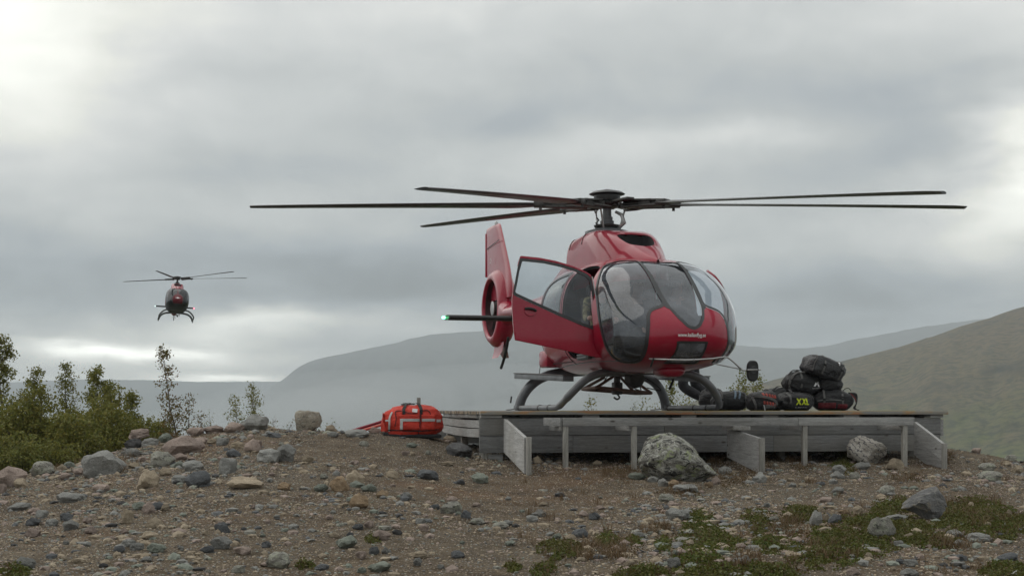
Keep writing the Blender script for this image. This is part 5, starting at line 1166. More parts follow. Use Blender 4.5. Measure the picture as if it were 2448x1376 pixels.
# --- the red holdall on the ground, left of the deck
g = on_ground(985, 1046)
rb_ = Bag('red_holdall', 'bright red holdall with grey reflective stripes beside the deck', Vector((g.x, g.y + .16, g.z - .005)), (0, 0, R(4)), (.90, .46, .49), M_bagred, ex=(2.8, 2.7), seed=3, lump=.10, pile=False, taper=.10)
for x0, x1 in ((-.20, .105), (.125, .33)):
    pk = rb_.patch('front_pocket', (x0, x1, .12, .345), M_bagred, .022)
rb_.patch('reflective_stripe', (-.17, .10, .245, .285), M_reflex, .030); rb_.patch('reflective_stripe', (-.185, -.145, .125, .283), M_reflex, .031); rb_.patch('reflective_stripe', (.13, .325, .245, .285), M_reflex, .030); rb_.patch('reflective_stripe', (.345, .41, .235, .275), M_reflex, .008)
rb_.strap('side_stripe', [rb_.front(-.345, .10, .01), rb_.front(-.34, .2, .01), rb_.front(-.335, .30, .01), rb_.front(-.30, .38, .01)], .028, M_reflex)
rb_.patch('cross_emblem', (-.40, -.345, .245, .268), M_reflex, .008, k=4)
for x_ in (-.13, .12): rb_.strap('carry_strap', [rb_.front(x_, .31, .012), rb_.front(x_, .38, .012), rb_.front(x_, .425, .012), rb_.top(x_ * .7, -.06, .02), rb_.top(x_ * .35, .0, .02)], .045, M_web)
rb_.strap('carry_handle', [rb_.top(-.17, -.02, .012), rb_.top(-.10, -.01, .018), rb_.top(-.02, .0, .022), rb_.top(.02, .02, .02)], .06, M_web)
rb_.strap('zip', [rb_.front(-.36, .122, .012), rb_.front(-.2, .115, .012), rb_.front(0, .108, .012), rb_.front(.2, .112, .012), rb_.front(.38, .13, .012)], .014, M_web)
rb_.strap('zip', [rb_.front(-.26, .17, .01), rb_.front(-.24, .28, .01), rb_.front(-.235, .40, .01), rb_.front(.0, .36, .012), rb_.front(.21, .405, .01), rb_.front(.27, .3, .01), rb_.front(.29, .18, .01)], .010, M_web)
MB().box((0, 0, .03), (.84, .40, .06), None, .025).build('base', M_web, rb_.root)
rb_.strap('compression_cord', [rb_.front(.105, .36, .03), rb_.front(.11, .25, .034), rb_.front(.09, .12, .02), rb_.front(.08, .06, .01)], .012, M_bagdred)
MB().box(rb_.front(.03, .405, .03), (.075, .004, .055), Matrix.Rotation(R(-20), 3, 'X') @ Matrix.Rotation(R(8), 3, 'Y')).build('address_tag', M_tag, rb_.root)
for x_ in (-.415, -.38): MB().lathe([(.02, -.02), (.045, -.02), (.045, .02), (.02, .02)], 16, (x_, -.17, .045), (1, .3, 0)).build('wheel', M_web, rb_.root)
rb_.strap('side_flap', [rb_.near((-.43, -.1, .10)), rb_.near((-.44, -.1, .25)), rb_.near((-.42, -.08, .36))], .09, M_bagred, .012)
# --- the pile at the right
xl = Bag('duffel_bag', 'black rounded duffel bag with bright lime XXL print', on_deck(1899, 22.0), (0, 0, R(12)), (.51, .62, .285), M_bagblk, ex=(2.6, 2.5), seed=8, lump=.09)
def block_letters(bag, x0, z0, H, W, material):
    mb = MB()
    def bar(p, q, w_, off):                      # a slanted or upright stroke, cut into short pieces that follow the cloth
        k = 8; i0 = len(mb.v)
        for i in range(k + 1):
            u = i / k; cx_ = p[0] + (q[0] - p[0]) * u; cz_ = p[1] + (q[1] - p[1]) * u
            for sx in (-1, 1):
                mb.v.append(bag.front(cx_ + (sx * w_ / 2 if abs(q[1] - p[1]) > .01 else 0), cz_ + (0 if abs(q[1] - p[1]) > .01 else sx * w_ / 2), off))
        for i in range(k): a_ = i0 + 2 * i; mb.f.append((a_, a_ + 1, a_ + 3, a_ + 2))
    for n_ in range(2):
        x_ = x0 + n_ * W * 1.12; bar((x_, z0), (x_ + W * .78, z0 + H), W * .30, .007); bar((x_ + W * .78, z0), (x_, z0 + H), W * .30, .0085)
    x_ = x0 + 2 * W * 1.12 - W * .02; bar((x_, z0), (x_, z0 + H), W * .30, .007); bar((x_ - W * .15, z0 + W * .12), (x_ + W * .62, z0 + W * .12), W * .24, .0085)
    return mb.build('size_print', material, bag.root, False)
block_letters(xl, -.085, .088, .095, .068, M_lime)
xl.print_('slogan_print', 'ALL SPORTS UNITED', -.005, .048, .19, M_tag, 1.0)
xl.strap('seam', [xl.front(-.2, .06, .004), xl.front(-.19, .17, .004), xl.front(-.1, .25, .004), xl.front(.02, .265, .004), xl.front(.14, .24, .004), xl.front(.2, .15, .004), xl.front(.21, .06, .004)], .014, M_web)
xl.strap('carry_strap', [xl.top(-.12, -.2, .01), xl.top(-.1, -.05, .03), xl.top(-.06, .1, .03), xl.top(-.05, .2, .01)], .035, M_web)
bp = Bag('backpack', 'black backpack with dark red panel at the right end of the pile', on_deck(1990, 22.25), (0, 0, R(-6)), (.60, .42, .31), M_bagblk, ex=(3.2, 2.7), seed=12, lump=.09)
bp.patch('red_panel', (-.23, .03, .035, .12), M_bagdred, .010); bp.patch('red_panel', (.055, .20, .03, .10), M_bagdred, .010)
bp.strap('zip', [bp.front(-.24, .15, .006), bp.front(-.05, .165, .006), bp.front(.15, .15, .006)], .014, M_strapg)
bp.strap('lid_seam', [bp.front(-.2, .20, .006), bp.front(0, .215, .006), bp.front(.18, .20, .006), bp.near((.28, -.1, .22))], .02, M_web)
for k_ in range(4): MB().tube(smooth_path([(.22 + .012 * k_, -.12 + .05 * k_, .27), (.30 + .02 * k_, -.15 + .06 * k_, .22 + .01 * k_), (.335 + .01 * k_, -.16 + .07 * k_, .12), (.315, -.17 + .06 * k_, .04), (.36 + .01 * k_, -.2 + .05 * k_, .008)], 5), .008, 6).build('hanging_strap', M_web, bp.root)
for k_ in range(2): MB().tube(smooth_path([(.25, -.16 + .03 * k_, .26), (.31, -.18, .20 - .02 * k_), (.325, -.18, .13)], 5), .006, 6).build('cord', M_bagdred, bp.root)
MB().tube(smooth_path([(.15, -.05, .30), (.19, -.06, .335), (.24, -.05, .335), (.27, -.04, .30)], 5), .006, 6).build('haul_loop', M_web, bp.root)
md = Bag('duffel_bag', 'black duffel bag with small white mountain emblem in the pile', on_deck(1917, 22.35) + Vector((0, .05, .235)), (R(5), R(7), R(14)), (.60, .46, .36), M_bagblk, ex=(2.6, 2.4), seed=19, lump=.10)
ex_, ez_ = .13, .20
mk = [(-.055, -.035), (-.028, .03), (-.012, .005), (.012, .045), (.055, -.035), (.028, -.035), (.012, -.01), (-.004, .006), (-.026, -.035)]
me_ = [md.front(ex_ + a, ez_ + b, .006) for a, b in mk]; link('mountain_emblem', mesh('mountain_emblem', me_, [(0, 1, 2, 7, 8), (2, 3, 6, 7), (3, 4, 5, 6)], M_tag, False), md.root)
md.print_('brand_print', 'MOUNTAIN EQUIPMENT', ex_ + .01, ez_ - .06, .17, M_tag, 1.0, .006, .14)
for z_ in (0, 1): md.strap('shoulder_strap', [md.near((-.27, -.12 + .1 * z_, .06)), md.near((-.27, -.12 + .1 * z_, .18)), md.near((-.2, -.12 + .1 * z_, .30), .02), md.near((-.08, -.1 + .1 * z_, .36), .02), md.near((.05, -.08, .36), .01)], .04, M_web if z_ else M_strapg)
md.strap('grab_loop', [md.near((-.10, -.2, .05)), md.near((-.05, -.25, .10), .02), md.near((.02, -.25, .06))], .03, M_web)
rd = Bag('stuff_sack', 'round black sack in the pile under the topmost bag', on_deck(1983, 22.4) + Vector((0, .02, .26)), (0, R(-4), R(5)), (.40, .44, .29), M_bagblk, ex=(2.3, 2.3), seed=23, lump=.12)
rd.strap('draw_cord', [rd.near((-.1, -.22, .1)), rd.near((0, -.22, .14)), rd.near((.1, -.22, .1))], .012, M_web)
tp = Bag('kit_bag', 'boxy charcoal kit bag lying tilted on top of the pile', on_deck(1961, 22.3) + Vector((0, 0, .49)), (R(0), R(17), R(16)), (.60, .46, .32), M_baggrey, ex=(4.2, 3.8), seed=29, lump=.10)
tp.strap('edge_piping', [tp.near((-.26, -.22, .04)), tp.near((-.27, -.22, .16)), tp.near((-.25, -.22, .29)), tp.near((-.25, 0, .31)), tp.near((-.25, .2, .30))], .012, M_strapg)
tp.patch('white_tag', (.115, .135, .235, .285), M_tag, .008, k=3); tp.patch('white_tag', (.10, .13, .26, .275), M_tag, .008, k=3)
tp.strap('carry_strap', [tp.near((-.02, -.24, .05)), tp.near((.06, -.25, .13), .02), tp.near((.13, -.24, .06))], .03, M_web)
ob = Bag('backpack', 'grey backpack with coral red slotted back panel lying flat', on_deck(1823, 21.9), (0, R(-3), R(8)), (.44, .42, .29), M_bagblk, ex=(3.0, 3.0), seed=31, lump=.09)
for z0 in (.215, .10):
    for k_ in range(5): ob.patch('back_panel_slot', (-.05 + .043 * k_, -.05 + .043 * k_ + .03, z0 - .010 * k_, z0 + .048 - .010 * k_), M_orange, .012, k=4)
ob.patch('back_panel', (-.06, .16, .185, .205), M_orange, .011, k=6); ob.patch('hip_belt', (-.06, .14, .03, .09), M_strapg, .012, k=6)
ob.strap('shoulder_strap', [ob.front(-.17, .22, .02), ob.front(-.08, .215, .035), ob.front(.04, .185, .035), ob.front(.13, .14, .03), ob.front(.16, .08, .02)], .035, M_strapg); ob.strap('shoulder_strap', [ob.front(-.19, .20, .01), ob.front(-.17, .12, .02), ob.front(-.15, .05, .02), ob.front(-.14, .01, .01)], .035, M_strapg)
MB().tube(smooth_path([ob.front(-.05, .09, .01), ob.front(-.04, .05, .03), Vector((-.04, -.24, .004))], 4), .008, 6).build('buckle_strap', M_reflex, ob.root)
lb_ = Bag('duffel_bag', 'long black duffel bag with pale blue straps behind the skid', on_deck(1745, 22.3), (0, 0, R(5)), (.56, .42, .30), M_bagblk, ex=(2.6, 2.5), seed=37, lump=.10)
M_pblue = cloth_mat('pale_blue_webbing', (.16, .22, .28), .7, .2)
for x_ in (.02, .09): lb_.strap('strap', [lb_.front(x_, .18, .008), lb_.front(x_ + .02, .24, .008), lb_.top(x_ + .04, -.08, .008), lb_.top(x_ + .05, .05, .008)], .03, M_pblue)
mb2 = Bag('duffel_bag', 'black duffel bag lying behind the red-backed backpack', on_deck(1858, 22.75), (0, R(-8), R(20)), (.60, .42, .36), M_bagblk, ex=(2.6, 2.4), seed=43, lump=.10); mb2.strap('carry_strap', [mb2.top(-.1, -.12, .01), mb2.top(0, -.1, .03), mb2.top(.1, -.1, .01)], .035, M_web)
fb = Bag('soft_bag', 'small black bag with dangling straps behind the front of the skid', on_deck(1703, 23.6), (0, 0, R(-8)), (.42, .38, .36), M_bagblk, ex=(2.5, 2.3), seed=47, lump=.12); fb.strap('carry_strap', [fb.top(-.1, -.1, .01), fb.top(-.02, -.08, .05), fb.top(.06, -.08, .02)], .03, M_web)
for bg, xs_ in ((md, (-.12, .24)), (lb_, (-.16, .2)), (mb2, (-.14, .16)), (tp, (-.10, .20)), (bp, (-.14, .13)), (xl, (-.17,))):
    for x_ in xs_:
        hz_ = bg.size[2]; bg.strap('compression_strap', [bg.front(x_, hz_ * .12, .006), bg.front(x_, hz_ * .4, .006), bg.front(x_, hz_ * .72, .006), bg.top(x_, -bg.size[1] * .22, .006), bg.top(x_, 0, .006), bg.top(x_, bg.size[1] * .25, .006)], .028, M_strapg)
        MB().box(bg.front(x_, hz_ * .55, .016), (.04, .014, .03), None, .004).build('buckle', M_web, bg.root)
# --- red and white marker poles lying on the crest, a stake behind the holdall
M_pole = mat('red_pole_paint', (.24, .012, .03), .45, fn=varied((.24, .012, .03), .25, 6, .1)); M_pole2 = mat('orange_white_pole_paint', (.62, .14, .10), .5, fn=lambda t, b: t.put(b.inputs['Base Color'], t.ramp(t.m('FRACT', t.m('MULTIPLY', t.xyz(t.node('ShaderNodeTexCoord').outputs['Object'])[0], 1.6)), [(.0, (.62, .12, .09)), (.48, (.62, .12, .09)), (.52, (.62, .58, .54)), (1, (.62, .58, .54))], 'CONSTANT')))
a, b = P(838, 1030, 21.9), P(985, 985, 22.9); pl = MB().tube([Vector((0, 0, 0)), b - a], .022, 12).build('marker_pole', M_pole, loc=a); tag(pl, 'dark red marker pole lying on the crest behind the holdall', 'pole')
a, b = P(868, 1028, 21.8), P(985, 993, 22.8); p2_ = MB().tube([Vector((0, 0, 0)), b - a], .022, 12).build('marker_pole', M_pole2, loc=a); tag(p2_, 'orange and white marker pole below the dark red one', 'pole')
q = P(1001, 965, 23.2); gzz = GH(q.x, q.y); sk_ = MB().box((0, 0, (q.z - gzz) / 2), (.058, .05, q.z - gzz + .2), None, .004).build('stake', M_wz, loc=(q.x, q.y, gzz)); tag(sk_, 'short grey wooden stake rising behind the red holdall', 'stake')
# ================================================================== people
M_skin = mat('skin', (.46, .27, .20), .55, fn=varied((.46, .27, .20), .12, 9, .1), Subsurface_Weight=.08); M_hair = mat('brown_hair', (.05, .035, .022), .7, fn=varied((.05, .035, .022), .3, 20, .5)); M_trouser = cloth_mat('dark_trousers', (.020, .021, .025), .8, .35)
M_jack = cloth_mat('dark_blue_jacket', (.035, .045, .065), .8, .3); M_boot = mat('black_boot_leather', (.012, .011, .010), .5, fn=varied((.012, .011, .010), .3, 10, .3))
def camo_fn(t, b):
    o = t.node('ShaderNodeTexCoord').outputs['Object']; t.put(b.inputs['Base Color'], t.ramp(t.noise(o, 11, 4, .6, .5), [(.38, (.05, .055, .03)), (.47, (.16, .15, .07)), (.56, (.24, .22, .12)), (.64, (.06, .055, .05))], 'CONSTANT'))
    t.put(b.inputs['Normal'], t.bump(t.noise(o, 14, 4, .6, 1), .6, .02))
M_camo = mat('camouflage_shirt', (.15, .14, .08), .85, fn=camo_fn)
def figure(name, label, J, mats_, loc, rotz, hat=None, lg=1.0):
    """J: joint name -> position; one continuous skin grown along the skeleton, fingers included"""
    order = ['pelvis', 'waist', 'chest', 'neck', 'head0', 'head1', 'head2']
    rad = {'pelvis': (.155, .12), 'waist': (.145, .105), 'chest': (.175, .115), 'neck': (.058, .06), 'head0': (.068, .082), 'head1': (.078, .098), 'head2': (.055, .07)}
    V, E, RR, ZONE = [], [], [], []; ix = {}
    def add(k, p, r_, zone, par=None):
        ix[k] = len(V); V.append(Vector(p)); RR.append(r_ if isinstance(r_, tuple) else (r_, r_)); ZONE.append(zone)
        if par is not None: E.append((ix[par], ix[k]))
    par = None
    for k in order:
        add(k, J[k], rad[k], 'skin' if k in ('neck', 'head0', 'head1', 'head2') else ('trousers' if k == 'pelvis' else 'top'), par); par = k
    f = Vector(J['face']).normalized(); h1 = Vector(J['head1']); h0 = Vector(J['head0'])
    add('nose', h1 + f * .108 - Vector((0, 0, .018)), .014, 'skin', 'head1'); add('chin', h0 + f * .062 - Vector((0, 0, .012)), .034, 'skin', 'head0')
    for s_ in 'lr':
        add('sh' + s_, J['sh' + s_], .078, 'top', 'chest'); add('el' + s_, J['el' + s_], .052, 'top', 'sh' + s_); add('wr' + s_, J['wr' + s_], (.034, .028), 'top', 'el' + s_)
        e, w_ = Vector(J['el' + s_]), Vector(J['wr' + s_]); d = (w_ - e).normalized(); side = d.cross(Vector((0, 0, 1)));  side = side.normalized() if side.length > .1 else Vector((0, 1, 0)); up = side.cross(d)
        add('pa' + s_, w_ + d * .075, (.040, .022), 'skin', 'wr' + s_)
        for q, (of, ln) in enumerate(((-.030, .062), (-.010, .075), (.010, .070), (.030, .055))):
            b0 = w_ + d * .095 + side * of; add(f'f{q}a' + s_, b0, .0105, 'skin', 'pa' + s_); b1 = b0 + (d * .75 - up * .66) * ln * .55; add(f'f{q}b' + s_, b1, .009, 'skin', f'f{q}a' + s_); add(f'f{q}c' + s_, b1 + (d * -.1 - up) * ln * .5, .008, 'skin', f'f{q}b' + s_)
        add('ta' + s_, w_ + d * .05 + side * (.042 if s_ == 'l' else -.042) - up * .012, .0125, 'skin', 'pa' + s_); add('tb' + s_, w_ + d * .092 + side * (.048 if s_ == 'l' else -.048) - up * .04, .0095, 'skin', 'ta' + s_)
        add('hip' + s_, J['hip' + s_], .098, 'trousers', 'pelvis'); add('kn' + s_, J['kn' + s_], .064 * lg, 'trousers', 'hip' + s_); cm = Vector(J['kn' + s_]).lerp(Vector(J['an' + s_]), .35); add('ca' + s_, cm, .060 * lg, 'trousers', 'kn' + s_)
        add('an' + s_, J['an' + s_], .046 * lg, 'trousers', 'ca' + s_); add('ba' + s_, J['ba' + s_], (.048, .032), 'boots', 'an' + s_); add('to' + s_, Vector(J['ba' + s_]) + (Vector(J['ba' + s_]) - Vector(J['an' + s_])).normalized() * .07, (.036, .022), 'boots', 'ba' + s_)
    me = bpy.data.meshes.new(name); me.from_pydata([tuple(p) for p in V], E, []); o = bpy.data.objects.new('tmp', me); COL.objects.link(o)
    sk = o.modifiers.new('skin', 'SKIN'); sk.use_smooth_shade = True
    for i, d in enumerate(me.skin_vertices[0].data): d.radius = RR[i]; d.use_root = (i == 0)
    ss = o.modifiers.new('sub', 'SUBSURF'); ss.levels = 2; ss.render_levels = 2
    dg = bpy.context.evaluated_depsgraph_get(); m2 = bpy.data.meshes.new_from_object(o.evaluated_get(dg)); bpy.data.objects.remove(o); m2.name = name; m2.materials.clear()
    zs = ['skin', 'top', 'trousers', 'boots']
    for z_ in zs: m2.materials.append(mats_[z_])
    # zone of a face: nearest bone
    segs = [(V[a], V[b], ZONE[b] if ZONE[b] != 'skin' or ZONE[a] == 'skin' else 'skin') for a, b in E]
    for p in m2.polygons:
        c = p.center; best = None
        for a, b, z_ in segs:
            d = b - a; u = max(0, min(1, (c - a).dot(d) / max(d.length_squared, 1e-9))); q = (c - (a + d * u)).length
            if best is None or q < best[0]: best = (q, z_)
        p.material_index = zs.index(best[1]); p.use_smooth = True
    root = link('person', m2, None, loc, (0, 0, rotz)); tag(root, label, 'person')
    # hair as a cap, ears and eyes
    sidev = f.cross(Vector((0, 0, 1))).normalized(); hd = MB()
    hc = h1 + Vector((0, 0, .028)) - f * .012; n_, mm_ = 20, 9
    for i in range(mm_ + 1):
        th = math.pi * .56 * i / mm_
        for j in range(n_):
            a = 2 * math.pi * j / n_; dirv = f * math.cos(a) * math.sin(th) + sidev * math.sin(a) * math.sin(th) + Vector((0, 0, math.cos(th)))
            r_ = .108 + .006 * mnoise.noise(dirv * 5); drop = -.05 * max(0, -math.cos(a)) * (i / mm_); hd.v.append(hc + Vector((dirv.x * r_, dirv.y * r_, dirv.z * r_ * .98 + drop)))
    for i in range(mm_):
        for j in range(n_): a = i * n_ + j; b = i * n_ + (j + 1) % n_; hd.f.append((a, a + n_, b + n_, b))
    hd.build('hair' if not hat else 'cap', mats_['hair'], root)
    for s_ in (-1, 1):
        MB().ball(h1 + f * .086 + sidev * .033 * s_ + Vector((0, 0, .004)), .010, 8, 6).build('eye', M_black, root)
        MB().ball(h1 + sidev * .092 * s_ - Vector((0, 0, .01)), .028, 8, 6, (.7, .5, 1.1)).build('ear', M_skin, root)
    return root, h1, f, sidev
def seated(y_, lean=0.0, reach=.33, hands=((.44, .13, 1.06), (.44, -.13, 1.06)), face=(1, 0, -.08)):
    x0 = 1.40; J = {'pelvis': (x0 - .04, y_, 1.10), 'waist': (x0 - .09, y_, 1.26), 'chest': (x0 - .12 + lean, y_, 1.47), 'neck': (x0 - .11 + lean, y_, 1.62), 'head0': (x0 - .07 + lean, y_, 1.70), 'head1': (x0 - .06 + lean, y_, 1.80), 'head2': (x0 - .07 + lean, y_, 1.88), 'face': face}
    for s_, k in (('l', 1), ('r', -1)):
        hd = hands[0 if k > 0 else 1]
        J['sh' + s_] = (x0 - .12 + lean, y_ + .19 * k, 1.53); J['el' + s_] = (x0 + .03 + lean, y_ + .255 * k, 1.27); J['wr' + s_] = (x0 + hd[0] - .06, y_ + hd[1], hd[2] + .08)
        J['hip' + s_] = (x0 + .06, y_ + .10 * k, 1.07); J['kn' + s_] = (x0 + .46, y_ + .15 * k, 1.12); J['an' + s_] = (x0 + .62, y_ + .15 * k, .80); J['ba' + s_] = (x0 + .74, y_ + .15 * k, .755)
    return J
HL = tuple(HELI_LOC)
def seat_person(label, J, mats_, hat=None):
    r_ = figure('person', label, J, mats_, HELI_LOC, HELI_ROT, hat); return r_
seat_person('person in camouflage shirt seated behind the near windscreen', seated(-.56, .04, hands=((.40, .10, 1.18), (.34, -.28, 1.20))), {'skin': M_skin, 'top': M_camo, 'trousers': M_trouser, 'boots': M_boot, 'hair': M_hair})
seat_person('person in dark jacket seated in the middle of the cabin', seated(0.0, .0), {'skin': M_skin, 'top': M_jack, 'trousers': M_trouser, 'boots': M_boot, 'hair': M_hair})
pr, h1, f_, sv = seat_person('person with dark headset seated behind the far windscreen', seated(.56, .08, face=(.95, -.3, -.05)), {'skin': M_skin, 'top': M_jack, 'trousers': M_trouser, 'boots': M_boot, 'hair': M_black}, True)
hs = MB().tube(smooth_path([h1 + sv * .10 - Vector((0, 0, .01)), h1 + sv * .10 + Vector((0, 0, .09)), h1 + Vector((0, 0, .145)), h1 - sv * .10 + Vector((0, 0, .09)), h1 - sv * .10 - Vector((0, 0, .01))], 5), .012, 8)
for s_ in (-1, 1): hs.lathe([(.02, -.02), (.045, -.018), (.045, .018), (.02, .02)], 14, h1 + sv * .105 * s_ - Vector((0, 0, .01)), tuple(sv))
hs.tube(smooth_path([h1 + sv * .10 - Vector((0, 0, .03)), h1 + sv * .08 + f_ * .09 - Vector((0, 0, .06)), h1 + f_ * .13 - Vector((0, 0, .055))], 4), .006, 6); hs.build('headset', M_black, pr)
MB().lathe([(.11, 0), (.112, .008), (.07, .012)], 20, h1 + f_ * .07 + Vector((0, 0, .05)), tuple(Vector((0, 0, 1)) - f_ * .15)).build('cap_peak', M_black, pr)
# the one crouching on the deck beyond the helicopter; only the bent legs show below the belly
def dk(px, py, Y): return P(px, py, Y)
Yp = 24.2
J = {'pelvis': dk(1652, 868, Yp), 'waist': dk(1640, 846, Yp), 'chest': dk(1618, 818, Yp), 'neck': dk(1602, 800, Yp), 'head0': dk(1594, 792, Yp), 'head1': dk(1586, 782, Yp), 'head2': dk(1582, 772, Yp), 'face': (-.8, -.1, -.5)}
for s_, k, dpx in (('l', -1, 0), ('r', 1, 34)):
    yy = Yp + .12 * k
    J['sh' + s_] = dk(1618, 822, Yp + .19 * k); J['el' + s_] = dk(1590, 850, Yp + .22 * k); J['wr' + s_] = dk(1560, 858, Yp + .15 * k)
    J['hip' + s_] = dk(1648 + dpx * .3, 876, yy); J['kn' + s_] = dk(1628 + dpx, 922, yy); J['an' + s_] = dk(1690 + dpx * .7, 958, yy); J['ba' + s_] = dk(1676 + dpx * .7, 974, yy)
o0 = on_deck(1668, Yp)
J = {k: (tuple(Vector(p) - o0) if k != 'face' else p) for k, p in J.items()}
figure('person', 'person in dark trousers crouching on the deck behind the helicopter', J, {'skin': M_skin, 'top': M_jack, 'trousers': M_trouser, 'boots': M_boot, 'hair': M_hair}, o0, 0, None, 1.55)
# ================================================================== plants
def leaf_fn(cols):
    def fn(t, b):
        oi = t.node('ShaderNodeObjectInfo'); o = t.node('ShaderNodeTexCoord').outputs['Object']; g = t.node('ShaderNodeNewGeometry').outputs['Random Per Island']
        c = t.ramp(g, [(i / max(1, len(cols) - 1), c_) for i, c_ in enumerate(cols)]); c2 = t.mix(t.ramp(t.noise(o, 1.3, 3), [(.35, .0), (.65, .55)]), c, cols[-1]); t.put(b.inputs['Base Color'], c2)
    return fn
def leaf_mat(name, cols): 
    m_ = mat(name, cols[0], .6, fn=leaf_fn(cols), Specular_IOR_Level=.3); b = m_.node_tree.nodes['Principled BSDF']; t = NT(m_.node_tree)
    tl = t.node('ShaderNodeBsdfTranslucent'); out = [q for q in t.n if q.type == 'OUTPUT_MATERIAL'][0]; mx = t.node('ShaderNodeMixShader'); mx.inputs[0].default_value = .25
    t.l.new(b.inputs['Base Color'].links[0].from_socket, tl.inputs[0]); t.l.new(b.outputs[0], mx.inputs[1]); t.l.new(tl.outputs[0], mx.inputs[2]); t.l.new(mx.outputs[0], out.inputs['Surface']); return m_
M_leaf = leaf_mat('birch_leaves', [(.115, .135, .030), (.18, .195, .045), (.26, .225, .05), (.15, .16, .036)]); M_leaf2 = leaf_mat('autumn_leaves', [(.075, .085, .022), (.17, .13, .030), (.20, .10, .028), (.10, .10, .026)]); M_leafy = leaf_mat('young_leaves', [(.15, .18, .045), (.22, .23, .06), (.26, .22, .05), (.13, .16, .04)])
M_bark = mat('birch_bark', (.10, .085, .07), .9, fn=varied((.10, .085, .07), .4, 14, .5)); M_twig = mat('dark_twigs', (.05, .038, .030), .9)
def leaves_mesh(name, pts, size, material, rg):
    pts = np.array(pts); n = len(pts); a = rg.normal(size=(n, 3)); a /= np.linalg.norm(a, axis=1, keepdims=True); b = rg.normal(size=(n, 3)); b -= a * (a * b).sum(1, keepdims=True); b /= np.linalg.norm(b, axis=1, keepdims=True)
    s = size * rg.uniform(.6, 1.3, (n, 1)); v = np.stack([pts - a * s, pts + b * s * .62, pts + a * s, pts - b * s * .62], 1).reshape(-1, 3)
    return mesh_np(name, v, np.arange(4 * n).reshape(-1, 4), material)
def tree(name, label, base, top, spread, leaves, size, seed, mat_leaf=None, bare=.15, stems=1, cat='tree', group=None, twig=.5, rtrunk=None, shape=1.0):
    """a slender birch: curved trunk, alternating upswept branches with side twigs, leaves in clumps along the twigs"""
    rg = np.random.RandomState(seed); base = Vector(base); top = Vector(top) - base; H = top.length; root = link(name, None, None, base); tag(root, label, cat, group)
    tk = MB(); br = MB(); L = []; r0 = rtrunk or max(.008, H * .010)
    for s_ in range(stems):
        off = Vector((rg.normal() * .12, rg.normal() * .12, 0)) * (1 if stems > 1 else 0); tp = top + (Vector((rg.normal(), rg.normal(), rg.normal() * .3)) * H * .16 if s_ else Vector()); tp = tp * (1 if s_ == 0 else rg.uniform(.6, .95))
        pts = [off + tp * (i / 8) + Vector((rg.normal(), rg.normal(), 0)) * H * .012 * (0 < i < 8) for i in range(9)]; path_ = smooth_path(pts, 3); tk.tube(path_, [r0 * (1 - .88 * i / (len(path_) - 1)) for i in range(len(path_))], 7)
        nb = int(12 + 12 * H)
        for k in range(nb):
            u = bare + (1 - bare) * (k + rg.rand()) / nb; i = min(len(path_) - 1, int(u * (len(path_) - 1))); p = path_[i]; a = k * 2.4 + rg.rand() * 1.2; ln = spread * (1.08 - u) ** shape * rg.uniform(.55, 1.25) + .05 * H * .3
            d = Vector((math.cos(a), math.sin(a), rg.uniform(.25, .85))).normalized(); q = [p, p + d * ln * .5 + Vector((0, 0, .04 * ln)), p + d * ln + Vector((0, 0, .10 * ln * rg.normal()))]; bp_ = smooth_path(q, 3)
            br.tube(bp_, [r0 * .38 * (1 - u * .5) * (1 - .75 * j / (len(bp_) - 1)) for j in range(len(bp_))], 4, False)
            nt_ = max(2, int(ln * 9))
            for j in range(nt_):
                w_ = .25 + .75 * (j + rg.rand()) / nt_; b0 = bp_[min(len(bp_) - 1, int(w_ * (len(bp_) - 1)))]; d2 = (d + Vector((rg.normal(), rg.normal(), rg.normal())) * .75).normalized(); l2 = (ln * twig + .08) * rg.uniform(.3, .9); b1 = b0 + d2 * l2
                if l2 > .05: br.tube([b0, b1], [r0 * .12, r0 * .05], 3, False)
                m_ = max(1, int(leaves / nb / nt_ / stems * rg.uniform(.4, 1.6)))
                for _ in range(m_): L.append(b0.lerp(b1, rg.rand() ** .7) + Vector((rg.normal(), rg.normal(), rg.normal())) * size * 1.9)
    t_ = tk.build('trunk', M_bark, root); tag(link('branches', mesh('branches', br.v, br.f, M_twig, True), t_), kind='stuff')
    link('crown', leaves_mesh('crown', L, size, mat_leaf or M_leaf, rg), root); return root
def gnd(px, Y): x_ = (px - CX) / FPX * Y; return Vector((x_, Y, GH(x_, Y) - .05))
# the thicket at the left
for px, py, Y, sp, lv, lab in ((2, 806, 27.5, .62, 5200, 'tallest dark birch at the left edge of the picture'), (84, 884, 27.0, .50, 3000, 'dense birch second from the left edge in the thicket'), (160, 864, 28.0, .52, 2500, 'slim pointed birch with sparse tip in the thicket'), (228, 884, 26.5, .52, 3600, 'conical leafy birch in the right half of the thicket'), (262, 915, 27.2, .36, 1900, 'narrow birch just right of the conical one'), (312, 944, 26.5, .40, 2400, 'last tall birch at the right end of the thicket')):
    b = gnd(px + 6, Y); tree('birch_tree', lab, b, P(px, py, Y), sp * 1.5, int(lv * 1.4), .024, int(px) + 5, stems=1, shape=1.15, bare=.05)
rt = random.Random(5)
for k in range(20):
    px = -20 + 20 * k + rt.uniform(-8, 8); Y = rt.uniform(22.6, 25.8) if k % 2 else rt.uniform(24.5, 27.5); cyp = 975 - float(_cz(px)) / float(_cy(px)) * FPX; py = cyp - (rt.uniform(110, 200) if px < 130 else (rt.uniform(80, 150) if px < 290 else rt.uniform(35, 70)))
    tree('thicket_shrub', 'leafy green shrub in the low part of the left thicket', gnd(px, Y), P(px + rt.uniform(-10, 10), py, Y), .55, 5200, .024, 300 + k, M_leaf if k % 4 else M_leaf2, .0, 3, 'shrub', 'shrubs of the left thicket', .6, .010, .55)
